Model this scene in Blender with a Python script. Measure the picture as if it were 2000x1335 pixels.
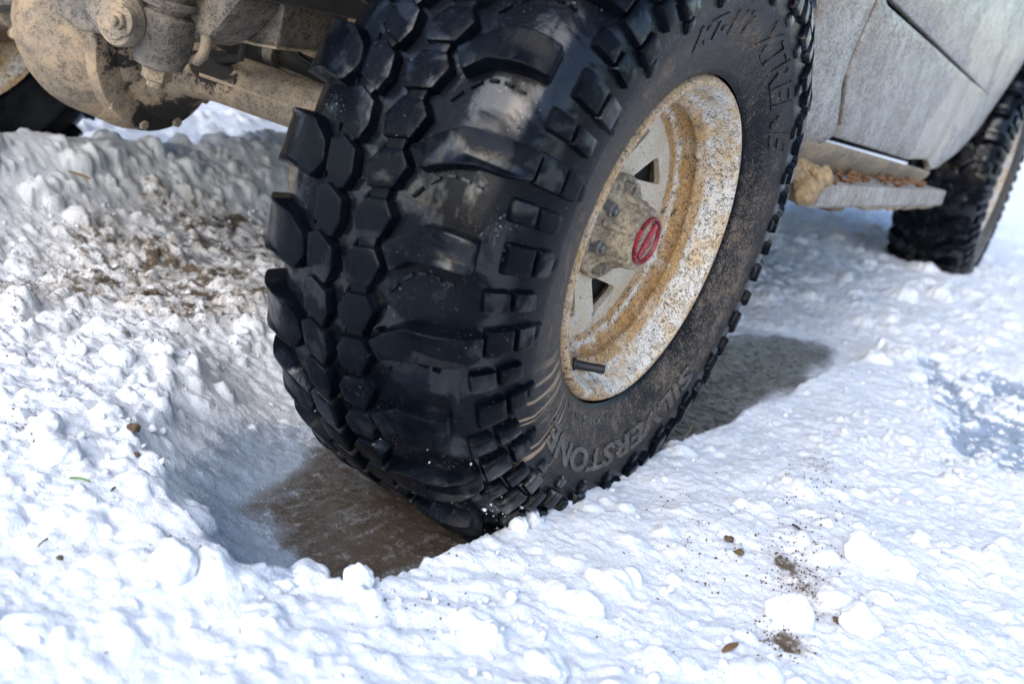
import bpy, bmesh, math, random
import numpy as np
from mathutils import Vector, Matrix, Euler, noise as mnoise

R = math.radians
random.seed(7)
rng = np.random.default_rng(11)
sc = bpy.context.scene
for o in list(bpy.data.objects):
    bpy.data.objects.remove(o)
COL = sc.collection

# ------------------------------------------------------------------ camera
CAM_R = Vector((0.81656886, 0.53363984, 0.22009955))
CAM_U = Vector((-0.3508132, 0.15596806, 0.92336562))
CAM_F = Vector((-0.45841618, 0.83120544, -0.31456656))
CAM_O = Vector((0.672, -1.282, 0.695))
FPX = 2062.0
cd = bpy.data.cameras.new('camera')
cd.sensor_width = 36
cd.lens = FPX / 2000 * 36
cd.clip_start = 0.05
cd.clip_end = 600
cd.dof.use_dof = True
cd.dof.focus_distance = 1.42
cd.dof.aperture_fstop = 4.5
cam = bpy.data.objects.new('camera', cd)
COL.objects.link(cam)
cam.matrix_world = Matrix(((CAM_R.x, CAM_U.x, -CAM_F.x, CAM_O.x),
                           (CAM_R.y, CAM_U.y, -CAM_F.y, CAM_O.y),
                           (CAM_R.z, CAM_U.z, -CAM_F.z, CAM_O.z), (0, 0, 0, 1)))
sc.camera = cam

# ------------------------------------------------------------------ light (thin overcast)
SUN_AZ, SUN_EL = R(176), R(35)
world = bpy.data.worlds.new('World')
sc.world = world
world.use_nodes = True
wn = world.node_tree.nodes
sky = wn.new('ShaderNodeTexSky')
sky.sky_type = 'NISHITA'
sky.sun_disc = False
sky.sun_elevation = SUN_EL
sky.sun_rotation = SUN_AZ
sky.air_density = 1.0
sky.dust_density = 1.3
sky.ozone_density = 1.0
world.node_tree.links.new(sky.outputs[0], wn['Background'].inputs[0])
wn['Background'].inputs[1].default_value = 0.15
sd = bpy.data.lights.new('sun', 'SUN')
sd.energy = 1.0
sd.angle = R(62)
sd.color = (1.0, 0.99, 0.975)
sun = bpy.data.objects.new('sun', sd)
COL.objects.link(sun)
sdir = Vector((math.sin(SUN_AZ) * math.cos(SUN_EL), math.cos(SUN_AZ) * math.cos(SUN_EL), math.sin(SUN_EL)))
sun.rotation_euler = sdir.to_track_quat('Z', 'Y').to_euler()
vs = sc.view_settings
vs.view_transform = 'Standard'
vs.look = 'None'
vs.gamma = 1
vs.exposure = 1.28
vs.use_curve_mapping = False


# ------------------------------------------------------------------ helpers
def at(u, v, axis, val):
    """photo point -> world point on the plane axis = val"""
    d = CAM_R * ((u - 1000) / FPX) - CAM_U * ((v - 667.5) / FPX) + CAM_F
    return CAM_O + d * ((val - CAM_O[axis]) / d[axis])


def tag(o, label=None, cat=None, group=None, kind=None):
    if label: o['label'] = label
    if cat: o['category'] = cat
    if group: o['group'] = group
    if kind: o['kind'] = kind
    return o


def empty(name, parent=None, mat=None):
    o = bpy.data.objects.new(name, None)
    COL.objects.link(o)
    o.empty_display_size = 0.1
    if parent: o.parent = parent
    if mat is not None: o.matrix_local = mat
    return o


def mkmesh(name, verts, faces, mat=None, smooth=40):
    me = bpy.data.meshes.new(name)
    me.from_pydata([tuple(v) for v in verts], [], faces)
    me.update()
    if mat: me.materials.append(mat)
    if smooth is not None:
        me.polygons.foreach_set('use_smooth', [True] * len(me.polygons))
        if smooth < 180: me.set_sharp_from_angle(angle=R(smooth))
    return me


def link(name, me, parent=None):
    o = bpy.data.objects.new(name, me)
    COL.objects.link(o)
    if parent: o.parent = parent
    return o


class MB:
    """collects shapes into one mesh"""
    def __init__(s):
        s.v, s.f = [], []

    def add(s, verts, faces):
        n = len(s.v)
        s.v += [tuple(v) for v in verts]
        s.f += [tuple(i + n for i in f) for f in faces]

    def bmadd(s, bm):
        bm.verts.index_update()
        s.add([v.co for v in bm.verts], [[v.index for v in f.verts] for f in bm.faces])
        bm.free()

    def box(s, c, size, rot=None, bev=0.0, seg=2):
        bm = bmesh.new()
        bmesh.ops.create_cube(bm, size=1)
        bmesh.ops.scale(bm, vec=size, verts=bm.verts)
        if bev: bmesh.ops.bevel(bm, geom=bm.edges[:], offset=bev, segments=seg, affect='EDGES', profile=.5)
        m = Matrix.Translation(c) @ (rot.to_matrix().to_4x4() if isinstance(rot, Euler) else (rot.to_4x4() if rot else Matrix()))
        bmesh.ops.transform(bm, matrix=m, verts=bm.verts)
        s.bmadd(bm)

    def lathe(s, prof, origin, axis, n=32, up=None, cap=True):
        """prof: list of (along, radius)"""
        a = Vector(axis).normalized()
        t = a.orthogonal().normalized() if up is None else (Vector(up) - a * Vector(up).dot(a)).normalized()
        b = a.cross(t)
        o = Vector(origin)
        vv, ff = [], []
        for (z, r) in prof:
            for i in range(n):
                th = 2 * math.pi * i / n
                vv.append(o + a * z + (t * math.cos(th) + b * math.sin(th)) * r)
        for j in range(len(prof) - 1):
            for i in range(n):
                k = (i + 1) % n
                ff.append((j * n + i, j * n + k, (j + 1) * n + k, (j + 1) * n + i))
        if cap:
            ff.append(tuple(range(n))[::-1])
            ff.append(tuple(range((len(prof) - 1) * n, len(prof) * n)))
        s.add(vv, ff)

    def tube(s, pts, rad, n=12, cap=True):
        pts = [Vector(p) for p in pts]
        rads = rad if isinstance(rad, (list, tuple)) else [rad] * len(pts)
        up = None
        vv, ff = [], []
        for i, p in enumerate(pts):
            d = (pts[min(i + 1, len(pts) - 1)] - pts[max(i - 1, 0)]).normalized()
            if up is None: up = d.orthogonal().normalized()
            up = (up - d * up.dot(d)).normalized()
            b = d.cross(up)
            for k in range(n):
                th = 2 * math.pi * k / n
                vv.append(p + (up * math.cos(th) + b * math.sin(th)) * rads[i])
        for j in range(len(pts) - 1):
            for k in range(n):
                l = (k + 1) % n
                ff.append((j * n + k, j * n + l, (j + 1) * n + l, (j + 1) * n + k))
        if cap:
            ff.append(tuple(range(n))[::-1])
            ff.append(tuple(range((len(pts) - 1) * n, len(pts) * n)))
        s.add(vv, ff)

    def prism(s, poly, ext, bev=0.0):
        """poly: 3D points of a planar outline, ext: extrusion vector"""
        bm = bmesh.new()
        a = [bm.verts.new(p) for p in poly]
        f = bm.faces.new(a)
        r = bmesh.ops.extrude_face_region(bm, geom=[f])
        bmesh.ops.translate(bm, vec=ext, verts=[g for g in r['geom'] if isinstance(g, bmesh.types.BMVert)])
        bmesh.ops.recalc_face_normals(bm, faces=bm.faces[:])
        if bev: bmesh.ops.bevel(bm, geom=bm.edges[:], offset=bev, segments=2, affect='EDGES', profile=.5)
        s.bmadd(bm)

    def build(s, name, mat, parent=None, smooth=40, sub=0, jit=0.0):
        me = mkmesh(name, s.v, s.f, mat, smooth)
        return link(name, me, parent)


# ------------------------------------------------------------------ materials
def newmat(name):
    m = bpy.data.materials.new(name)
    m.use_nodes = True
    nt = m.node_tree
    return m, nt, nt.nodes['Principled BSDF']


class NB:
    """tiny node builder"""
    def __init__(s, nt): s.nt = nt

    def n(s, typ, **kw):
        x = s.nt.nodes.new(typ)
        for k, v in kw.items():
            setattr(x, k, v)
        return x

    def val(s, sock, v):
        if hasattr(v, 'bl_idname') or isinstance(v, bpy.types.NodeSocket):
            s.nt.links.new(v, sock)
        else:
            sock.default_value = v

    def pos(s): return s.n('ShaderNodeNewGeometry').outputs['Position']

    def obj(s): return s.n('ShaderNodeTexCoord').outputs['Object']

    def noise(s, vec, scale, detail=4, rough=.55, dist=0.0):
        x = s.n('ShaderNodeTexNoise')
        s.val(x.inputs['Vector'], vec)
        x.inputs['Scale'].default_value = scale
        x.inputs['Detail'].default_value = detail
        x.inputs['Roughness'].default_value = rough
        x.inputs['Distortion'].default_value = dist
        return x.outputs['Fac']

    def vor(s, vec, scale, feature='F1', rnd=1.0):
        x = s.n('ShaderNodeTexVoronoi', feature=feature)
        s.val(x.inputs['Vector'], vec)
        x.inputs['Scale'].default_value = scale
        x.inputs['Randomness'].default_value = rnd
        return x.outputs['Distance']

    def math(s, op, a, b=0.0, c=0.0, clamp=False):
        x = s.n('ShaderNodeMath', operation=op, use_clamp=clamp)
        s.val(x.inputs[0], a); s.val(x.inputs[1], b); s.val(x.inputs[2], c)
        return x.outputs[0]

    def ramp(s, v, a, b, lo=0.0, hi=1.0):
        x = s.n('ShaderNodeMapRange', interpolation_type='SMOOTHSTEP')
        s.val(x.inputs[0], v)
        for i, q in enumerate((a, b, lo, hi)): s.val(x.inputs[i + 1], q)
        return x.outputs[0]

    def mix(s, f, a, b):
        x = s.n('ShaderNodeMix', data_type='RGBA')
        s.val(x.inputs[0], f)
        for i, q in ((6, a), (7, b)):
            if isinstance(q, bpy.types.NodeSocket): s.nt.links.new(q, x.inputs[i])
            else: x.inputs[i].default_value = (*q, 1)
        return x.outputs[2]

    def scalev(s, vec, sc_):
        x = s.n('ShaderNodeVectorMath', operation='MULTIPLY')
        s.val(x.inputs[0], vec)
        x.inputs[1].default_value = sc_
        return x.outputs[0]

    def sep(s, vec):
        x = s.n('ShaderNodeSeparateXYZ')
        s.val(x.inputs[0], vec)
        return x.outputs

    def comb(s, a, b, c):
        x = s.n('ShaderNodeCombineXYZ')
        s.val(x.inputs[0], a); s.val(x.inputs[1], b); s.val(x.inputs[2], c)
        return x.outputs[0]

    def attr(s, name):
        return s.n('ShaderNodeAttribute', attribute_name=name).outputs['Fac']

    def bump(s, h, strength, dist, prev=None):
        x = s.n('ShaderNodeBump')
        x.inputs['Strength'].default_value = strength
        x.inputs['Distance'].default_value = dist
        s.val(x.inputs['Height'], h)
        if prev is not None: s.nt.links.new(prev, x.inputs['Normal'])
        return x.outputs['Normal']


def set_(b, nb, **kw):
    names = dict(col='Base Color', rough='Roughness', normal='Normal', spec='Specular IOR Level', metal='Metallic',
                 coat='Coat Weight', sss='Subsurface Weight')
    for k, v in kw.items():
        if isinstance(v, bpy.types.NodeSocket): nb.nt.links.new(v, b.inputs[names[k]])
        elif isinstance(v, tuple): b.inputs[names[k]].default_value = (*v, 1)
        else: b.inputs[names[k]].default_value = v


def polar(nb):
    """wheel-local coordinates: across, radius, angle*radius"""
    x, y, z = nb.sep(nb.obj())
    r = nb.math('SQRT', nb.math('ADD', nb.math('MULTIPLY', y, y), nb.math('MULTIPLY', z, z)))
    ang = nb.math('ARCTAN2', z, nb.math('MULTIPLY', y, -1.0))
    return x, r, ang, y, z


def m_rubber():
    m, nt, b = newmat('wet_black_rubber')
    nb = NB(nt)
    p = nb.pos()
    big = nb.noise(p, 14, 5, .6)
    st = nb.noise(nb.scalev(p, (160, 160, 20)), 1, 3, .6)
    grit = nb.noise(p, 420, 2, .7)
    spots = nb.math('MULTIPLY', nb.ramp(nb.math('ADD', grit, nb.math('MULTIPLY', nb.noise(p, 6, 3), .45)), .96, 1.03), .6)
    col = nb.mix(nb.ramp(big, .35, .75), (.0010, .0018, .0036), (.0032, .0045, .0072))
    col = nb.mix(spots, col, (.30, .29, .28))
    rough = nb.math('ADD', nb.ramp(big, .3, .7, .10, .26), nb.math('MULTIPLY', st, .16))
    n = nb.bump(st, .22, .002)
    n = nb.bump(nb.noise(p, 45, 3, .6), .3, .004, n)
    n = nb.bump(nb.noise(p, 260, 4, .65), .22, .0012, n)
    wetm = nb.ramp(nb.noise(p, 17, 4, .6, .4), .50, .62)
    set_(b, nb, col=col, rough=nb.math('SUBTRACT', rough, nb.math('MULTIPLY', wetm, .07)), normal=n, spec=nb.math('ADD', .08, nb.math('MULTIPLY', wetm, .34)))
    return m


def m_carcass():
    m, nt, b = newmat('dusty_tyre_rubber')
    nb = NB(nt)
    x, r, ang, y, z = polar(nb)
    p = nb.obj()
    big = nb.noise(p, 9, 5, .65)
    mid = nb.noise(p, 60, 5, .7)
    fine = nb.noise(p, 330, 3, .75)
    # radial streaks: stretch along the radius
    pv = nb.comb(nb.math('MULTIPLY', ang, 30), nb.math('MULTIPLY', r, 12), 0.0)
    streak = nb.noise(pv, 1, 5, .7, .6)
    zone = nb.math('MULTIPLY', nb.ramp(r, .228, .24), nb.ramp(r, .338, .315))
    outer = nb.ramp(x, .05, .09)
    dust = nb.math('ADD', nb.math('MULTIPLY', fine, .55), nb.math('ADD', nb.math('MULTIPLY', mid, .30), nb.math('MULTIPLY', big, .30)))
    dm = nb.math('MULTIPLY', nb.math('MULTIPLY', nb.ramp(dust, .555, .66), zone), outer)
    film = nb.math('MULTIPLY', nb.math('MULTIPLY', nb.ramp(big, .25, .75), zone), .30)
    # running mud streaks on the front lower sidewall, long splashes of pale silt
    ps = nb.comb(nb.math('MULTIPLY', nb.math('ADD', ang, nb.math('MULTIPLY', r, -1.6)), 26), nb.math('MULTIPLY', r, 3.0), 2.0)
    run = nb.ramp(nb.noise(ps, 1, 4, .6, .5), .53, .60)
    arc = nb.math('MULTIPLY', nb.ramp(ang, -1.05, -.85), nb.ramp(ang, -.30, -.55))
    run = nb.math('MULTIPLY', nb.math('MULTIPLY', run, arc), nb.math('MULTIPLY', nb.ramp(r, .235, .25), nb.ramp(r, .375, .345)))
    col = nb.mix(nb.ramp(big, .3, .75), (.0014, .0022, .0040), (.0042, .0055, .0085))
    col = nb.mix(film, col, (.062, .062, .066))
    col = nb.mix(nb.math('MULTIPLY', dm, nb.ramp(r, .33, .29, .25, .8)), col, (.19, .145, .108))
    col = nb.mix(nb.math('MULTIPLY', nb.ramp(streak, .6, .75), nb.math('MULTIPLY', zone, .45)), col, (.016, .017, .02))
    col = nb.mix(nb.math('MULTIPLY', run, nb.math('MULTIPLY', outer, nb.ramp(fine, .3, .6, .45, 1.0))), col, (.36, .25, .16))
    grit = nb.math('MULTIPLY', nb.ramp(nb.math('ADD', nb.noise(p, 420, 2, .7), nb.math('MULTIPLY', nb.noise(p, 12, 3), .4)), .90, .97), .8)
    col = nb.mix(nb.math('MULTIPLY', grit, nb.math('SUBTRACT', 1.0, zone)), col, (.30, .29, .28))
    rough = nb.math('ADD', .17, nb.math('MULTIPLY', nb.math('ADD', dm, film), .7))
    rough = nb.math('ADD', rough, nb.math('MULTIPLY', mid, nb.ramp(r, .385, .34, .05, .12)))
    n = nb.bump(nb.math('MULTIPLY', nb.math('ADD', fine, nb.math('MULTIPLY', dm, .8)), nb.ramp(r, .385, .34, .12, 1.0)), .35, .0012)
    n = nb.bump(streak, .12, .002, n)
    wetm = nb.ramp(nb.noise(p, 15, 5, .6, .6), .46, .58)
    trd = nb.math('MULTIPLY', nb.ramp(r, .375, .40), wetm)
    n = nb.bump(nb.noise(p, 70, 4, .7), .14, .004, n)
    set_(b, nb, col=col, rough=nb.math('SUBTRACT', rough, nb.math('MULTIPLY', trd, .09)), normal=n, spec=nb.math('ADD', .09, nb.math('MULTIPLY', trd, .42)))
    return m


def m_letter():
    m, nt, b = newmat('raised_letter_rubber')
    nb = NB(nt)
    p = nb.pos()
    d = nb.ramp(nb.math('ADD', nb.noise(p, 300, 3, .7), nb.math('MULTIPLY', nb.noise(p, 30, 3), .4)), .68, .84)
    col = nb.mix(nb.math('MULTIPLY', d, .7), (.003, .0035, .0045), (.18, .135, .095))
    set_(b, nb, col=col, rough=.35, normal=nb.bump(nb.noise(p, 500, 3), .3, .001))
    return m


def m_rim():
    m, nt, b = newmat('mud_spattered_cream_paint')
    nb = NB(nt)
    x, r, ang, y, z = polar(nb)
    p = nb.obj()
    wob = nb.math('MULTIPLY', nb.math('SUBTRACT', nb.noise(p, 40, 4, .6), .5), .016)
    rw = nb.math('ADD', r, wob)
    # rust-brown silt lies in the grooves of the barrel
    g1 = nb.math('MULTIPLY', nb.ramp(rw, .1745, .180), nb.ramp(rw, .1985, .190))
    g2 = nb.math('MULTIPLY', nb.ramp(rw, .160, .1655), nb.ramp(rw, .1735, .168))
    g3 = nb.math('MULTIPLY', nb.ramp(rw, .2115, .2175), .75)
    br = nb.math('MAXIMUM', nb.math('MAXIMUM', g1, g2), g3)
    patch = nb.ramp(nb.noise(p, 11, 4, .6), .30, .60)
    br = nb.math('MULTIPLY', br, nb.math('ADD', .35, nb.math('MULTIPLY', patch, .65)))
    cream = nb.mix(nb.ramp(nb.noise(p, 26, 4, .65), .42, .62), (.62, .585, .53), (.55, .41, .25))
    col = nb.mix(br, cream, nb.mix(nb.noise(p, 55, 4), (.30, .155, .045), (.52, .31, .12)))
    # squiggly dark spatter: contour lines of a noise plus blobs
    n1 = nb.noise(p, 150, 2, .55, 1.2)
    sq = nb.ramp(nb.math('ABSOLUTE', nb.math('SUBTRACT', n1, .5)), .045, .022)
    msk = nb.ramp(nb.noise(p, 60, 3, .6), .30, .46)
    barrel = nb.ramp(r, .155, .168)
    sq = nb.math('MULTIPLY', nb.math('MULTIPLY', sq, msk), barrel)
    blob = nb.ramp(nb.math('ADD', nb.noise(p, 130, 3, .6), nb.math('MULTIPLY', nb.noise(p, 18, 3), .35)), .80, .86)
    col = nb.mix(nb.math('MULTIPLY', sq, .88), col, (.075, .055, .038))
    col = nb.mix(nb.math('MULTIPLY', blob, .9), col, (.05, .04, .032))
    # fine freckles over the disc
    fr = nb.ramp(nb.noise(p, 420, 2, .6), .53, .62)
    disc = nb.math('SUBTRACT', 1.0, barrel)
    col = nb.mix(nb.math('MULTIPLY', disc, nb.ramp(nb.noise(p, 30, 4, .6), .25, .7, .45, .95)), col, (.50, .415, .31))
    col = nb.mix(nb.math('MULTIPLY', nb.math('MULTIPLY', fr, disc), .6), col, (.20, .145, .095))
    # chipped paint: bare grey zinc patches
    chip = nb.math('MULTIPLY', nb.ramp(nb.noise(p, 34, 5, .7), .655, .675), disc)
    col = nb.mix(chip, col, (.13, .14, .15))
    hgt = nb.math('ADD', nb.math('MULTIPLY', sq, 1.0), nb.math('MULTIPLY', nb.noise(p, 220, 4, .7), .7))
    set_(b, nb, col=col, rough=.72, normal=nb.bump(hgt, .5, .0012))
    return m


WET = [((-.745, -.12, .455), .075), ((-.68, -.05, .48), .06), ((-.82, .0, .345), .065), ((-.78, -.10, .40), .030), ((-.75, .0, .36), .04)]


def m_mudmetal(name, a, c, dark, black=0.0, rough=.85, sc_=1.0, speck=0.0, bd=.004):
    m, nt, b = newmat(name)
    nb = NB(nt)
    p = nb.pos()
    big = nb.noise(p, 9 * sc_, 5, .65, .4)
    mid = nb.noise(p, 48 * sc_, 5, .7)
    fine = nb.noise(p, 260 * sc_, 3, .7)
    col = nb.mix(nb.ramp(nb.math('ADD', nb.math('MULTIPLY', big, .6), nb.math('MULTIPLY', mid, .4)), .38, .60), a, c)
    sp = nb.ramp(nb.math('ADD', nb.math('MULTIPLY', fine, .6), nb.math('MULTIPLY', mid, .4)), .55 - speck, .64 - speck)
    col = nb.mix(nb.math('MULTIPLY', sp, .7), col, dark)
    if black:
        best = None
        for c_, r_ in WET:
            dn = nb.n('ShaderNodeVectorMath', operation='DISTANCE')
            nt.links.new(p, dn.inputs[0]); dn.inputs[1].default_value = c_
            e_ = nb.math('DIVIDE', dn.outputs['Value'], r_)
            best = e_ if best is None else nb.math('MINIMUM', best, e_)
        e_ = nb.math('ADD', best, nb.math('MULTIPLY', nb.math('SUBTRACT', nb.noise(p, 26, 5, .75), .5), 2.2))
        wet = nb.ramp(e_, 1.08, .88)
        col = nb.mix(wet, col, (.012, .010, .008))
    h = nb.math('ADD', nb.math('MULTIPLY', mid, .8), nb.math('MULTIPLY', fine, .5))
    n = nb.bump(h, .7, bd)
    set_(b, nb, col=col, rough=rough, normal=n)
    return m


SILT = [(tuple(at(1850, 230, 0, .10)), .16), (tuple(at(1805, 300, 0, .10)), .12), (tuple(at(1940, 40, 0, .115)), .22), (tuple(at(1900, 185, 0, .105)), .12), (tuple(at(1960, 120, 0, .11)), .10)]


def m_body():
    m, nt, b = newmat('dirty_silver_paint')
    nb = NB(nt)
    p = nb.pos()
    big = nb.noise(p, 5, 5, .6, .5)
    mid = nb.noise(p, 26, 5, .7)
    fine = nb.noise(p, 170, 4, .75)
    y, zz = nb.sep(p)[1], nb.sep(p)[2]
    col = nb.mix(nb.ramp(big, .3, .7), (.275, .25, .22), (.195, .17, .145))
    spray = nb.math('MAXIMUM', nb.ramp(y, 1.7, .9), nb.ramp(zz, .62, .50))
    sp = nb.ramp(nb.math('ADD', nb.math('MULTIPLY', fine, .72), nb.math('MULTIPLY', mid, .28)), .46, .57)
    col = nb.mix(nb.math('MULTIPLY', sp, nb.math('ADD', .22, nb.math('MULTIPLY', spray, .48))), col, (.095, .072, .052))
    # wiped streaks
    pv = nb.comb(nb.math('MULTIPLY', nb.math('ADD', y, nb.math('MULTIPLY', zz, 1.1)), 60), nb.math('MULTIPLY', nb.math('SUBTRACT', zz, nb.math('MULTIPLY', y, .7)), 16), 0)
    scr = nb.math('MULTIPLY', nb.ramp(nb.math('ADD', nb.math('MULTIPLY', nb.noise(pv, 1, 5, .7, .8), .6), nb.math('MULTIPLY', fine, .4)), .52, .62), nb.ramp(nb.noise(p, 9, 3), .46, .62))
    col = nb.mix(nb.math('MULTIPLY', scr, .45), col, (.52, .52, .53))
    # clean cream-coloured silt patches
    best = None
    for c_, r_ in SILT:
        dn = nb.n('ShaderNodeVectorMath', operation='DISTANCE')
        nt.links.new(p, dn.inputs[0]); dn.inputs[1].default_value = c_
        e_ = nb.math('DIVIDE', dn.outputs['Value'], r_)
        best = e_ if best is None else nb.math('MINIMUM', best, e_)
    pt = nb.ramp(nb.math('ADD', best, nb.math('MULTIPLY', nb.math('SUBTRACT', nb.noise(p, 14, 5, .7), .5), 1.8)), 1.05, .92)
    col = nb.mix(nb.math('MULTIPLY', pt, .8), col, (.36, .315, .25))
    brn = nb.ramp(nb.math('ADD', nb.noise(p, 13, 4, .6, .8), nb.math('MULTIPLY', nb.math('SUBTRACT', fine, .5), .5)), .64, .72)
    col = nb.mix(nb.math('MULTIPLY', brn, .75), col, (.20, .145, .09))
    dv = nb.comb(nb.math('MULTIPLY', y, 34), nb.math('MULTIPLY', zz, 5), 0)
    drip = nb.math('MULTIPLY', nb.ramp(nb.math('ADD', nb.math('MULTIPLY', nb.noise(dv, 1, 5, .65, .8), .7), nb.math('MULTIPLY', fine, .3)), .50, .62), nb.ramp(nb.math('ADD', zz, nb.math('MULTIPLY', y, .066)), .80, .62))
    col = nb.mix(nb.math('MULTIPLY', drip, .65), col, (.17, .125, .085))
    set_(b, nb, col=col, rough=nb.math('ADD', .30, nb.math('MULTIPLY', nb.math('MAXIMUM', sp, drip), .4)), normal=nb.bump(nb.math('ADD', fine, nb.math('MULTIPLY', mid, .6)), .18, .0015))
    return m


def m_snow():
    m, nt, b = newmat('crumbly_snow')
    nb = NB(nt)
    p = nb.pos()
    dirt, ice_shade, flo = nb.attr('dirt'), nb.attr('ice_shade'), nb.attr('floor')
    big = nb.noise(p, 6, 4, .6)
    mid = nb.noise(p, 38, 5, .65)
    fine = nb.noise(p, 230, 4, .7)
    vf = nb.noise(p, 900, 2, .6)
    col = nb.mix(nb.ramp(mid, .35, .7), (.82, .84, .87), (.72, .755, .81))
    # dirt: tan meltwater tint, then brown grains
    t = nb.math('MULTIPLY', dirt, nb.ramp(nb.math('ADD', nb.math('MULTIPLY', mid, .6), nb.math('MULTIPLY', fine, .4)), .38, .62))
    col = nb.mix(nb.math('MULTIPLY', t, .66), col, (.50, .40, .28))
    cells = nb.vor(p, 150)
    g = nb.math('MULTIPLY', nb.ramp(cells, .30, .16), nb.ramp(nb.math('ADD', nb.noise(p, 55, 3, .6), nb.math('MULTIPLY', dirt, .30)), .66, .74))
    col = nb.mix(nb.math('MULTIPLY', g, .85), col, (.17, .115, .065))
    dk = nb.ramp(nb.math('ADD', nb.noise(p, 16, 5, .75), nb.math('MULTIPLY', dirt, .33)), .80, .93)
    col = nb.mix(nb.math('MULTIPLY', dk, dirt), col, (.12, .088, .058))
    # translucent grey ice, plus blue-grey shade painted on rut wall and under truck
    ic = nb.ramp(nb.math('ADD', ice_shade, nb.math('MULTIPLY', nb.math('SUBTRACT', nb.math('ADD', nb.math('MULTIPLY', mid, .5), nb.math('MULTIPLY', fine, .5)), .5), 1.7)), .35, .75)
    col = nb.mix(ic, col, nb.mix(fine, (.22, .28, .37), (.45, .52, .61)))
    # brown glazed floor of the wheel rut with frost scraped along it
    x, y, z = nb.sep(p)
    ln = nb.comb(nb.math('MULTIPLY', x, 60), nb.math('MULTIPLY', y, 9), 0)
    frost = nb.noise(ln, 1, 6, .7, .5)
    fl = nb.mix(big, (.055, .042, .032), (.105, .080, .058))
    fl = nb.mix(nb.math('MULTIPLY', nb.ramp(nb.math('ADD', nb.math('ADD', nb.math('MULTIPLY', frost, .34), nb.math('MULTIPLY', mid, .36)), nb.math('MULTIPLY', fine, .30)), .50, .64), nb.ramp(flo, 1.05, .6, .55, 1.0)), fl, (.36, .37, .39))
    edge = nb.ramp(nb.math('ADD', flo, nb.math('MULTIPLY', nb.math('SUBTRACT', nb.math('ADD', nb.math('ADD', nb.math('MULTIPLY', frost, .25), nb.math('MULTIPLY', mid, .35)), nb.math('MULTIPLY', fine, .4)), .5), 2.2)), .30, .80)
    col = nb.mix(edge, col, fl)
    sl = nb.math('MAXIMUM', edge, nb.math('MULTIPLY', ic, .6))
    rough = nb.math('SUBTRACT', .85, nb.math('MULTIPLY', sl, .58))
    n = nb.bump(mid, .25, .012)
    n = nb.bump(fine, .6, .005, n)
    n = nb.bump(vf, .6, .002, n)
    set_(b, nb, col=col, rough=rough, normal=n, spec=.4)
    b.inputs['Subsurface Weight'].default_value = 0.12
    b.inputs['Subsurface Scale'].default_value = 0.006
    b.inputs['Subsurface Radius'].default_value = (.8, .95, 1.0)
    return m


def m_simple(name, col, rough=.7, var=.5, scale=60, metal=0.0, bump=.3):
    m, nt, b = newmat(name)
    nb = NB(nt)
    p = nb.pos()
    f = nb.noise(p, scale, 4, .65)
    dk = tuple(c * (1 - var) for c in col)
    set_(b, nb, col=nb.mix(nb.ramp(f, .3, .7), dk, col), rough=rough, metal=metal, normal=nb.bump(f, bump, .002))
    return m


M = dict(
    rubber=m_rubber(), carcass=m_carcass(), letter=m_letter(), rim=m_rim(), body=m_body(), snow=m_snow(),
    mud=m_mudmetal('dried_mud_on_steel', (.40, .295, .185), (.25, .205, .155), (.055, .042, .03), speck=.03),
    mudwet=m_mudmetal('mud_with_wet_black_oil', (.36, .265, .17), (.20, .165, .125), (.055, .042, .03), black=.5, speck=.05),
    mudgrey=m_mudmetal('grey_mud_film', (.24, .20, .155), (.12, .11, .098), (.03, .026, .022), speck=.06),
    mudbrown=m_mudmetal('brown_mud_panel', (.22, .15, .09), (.13, .098, .068), (.05, .037, .025), speck=.03),
    clod=m_mudmetal('frozen_mud', (.40, .28, .15), (.24, .17, .095), (.09, .062, .038), sc_=1.8, rough=.95, speck=.03),
    hub=m_mudmetal('hub_mud', (.46, .36, .24), (.21, .165, .11), (.035, .032, .03), sc_=2.6, speck=.06, bd=.0012),
    board=m_mudmetal('scuffed_running_board', (.36, .34, .315), (.24, .205, .17), (.11, .075, .05), speck=.05),
    red=m_simple('red_plastic', (.36, .02, .03), .45, .85, 170),
    nut=m_simple('muddy_nut', (.20, .17, .13), .6, .5, 120),
    steel=m_simple('worn_steel', (.25, .235, .22), .45, .5, 140, metal=.6),
    black=m_simple('black_rubber', (.012, .012, .013), .5, .5, 120),
    dark=m_simple('underbody_black', (.02, .018, .016), .85, .5, 30),
    leaf=m_simple('brown_leaf', (.20, .10, .045), .8, .5, 90),
    straw=m_simple('pale_straw', (.42, .27, .12), .8, .4, 90),
    grass=m_simple('green_grass', (.10, .20, .025), .6, .4, 90),
    bark=m_simple('dark_bark', (.05, .035, .026), .9, .5, 120),
    soil=m_simple('brown_soil', (.13, .088, .052), .95, .5, 150),
)

# ------------------------------------------------------------------ snow ground
LAT = rng.random((256, 256))


def vn(x, y, seed=0):
    x = x + seed * 17.31; y = y + seed * 9.73
    xi = np.floor(x).astype(int); yi = np.floor(y).astype(int)
    fx = x - xi; fy = y - yi
    fx = fx * fx * fx * (fx * (fx * 6 - 15) + 10); fy = fy * fy * fy * (fy * (fy * 6 - 15) + 10)
    a = LAT[xi & 255, yi & 255]; b = LAT[(xi + 1) & 255, yi & 255]
    c = LAT[xi & 255, (yi + 1) & 255]; d = LAT[(xi + 1) & 255, (yi + 1) & 255]
    return (a * (1 - fx) + b * fx) * (1 - fy) + (c * (1 - fx) + d * fx) * fy - .5


def fbm(x, y, f, oct=4, seed=0, g=.5):
    s = 0; a = 1
    for i in range(oct):
        s = s + a * vn(x * f, y * f, seed + i); f *= 2.03; a *= g
    return s


def sstep(a, b, x):
    t = np.clip((x - a) / (b - a), 0, 1)
    return t * t * (3 - 2 * t)


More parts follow.
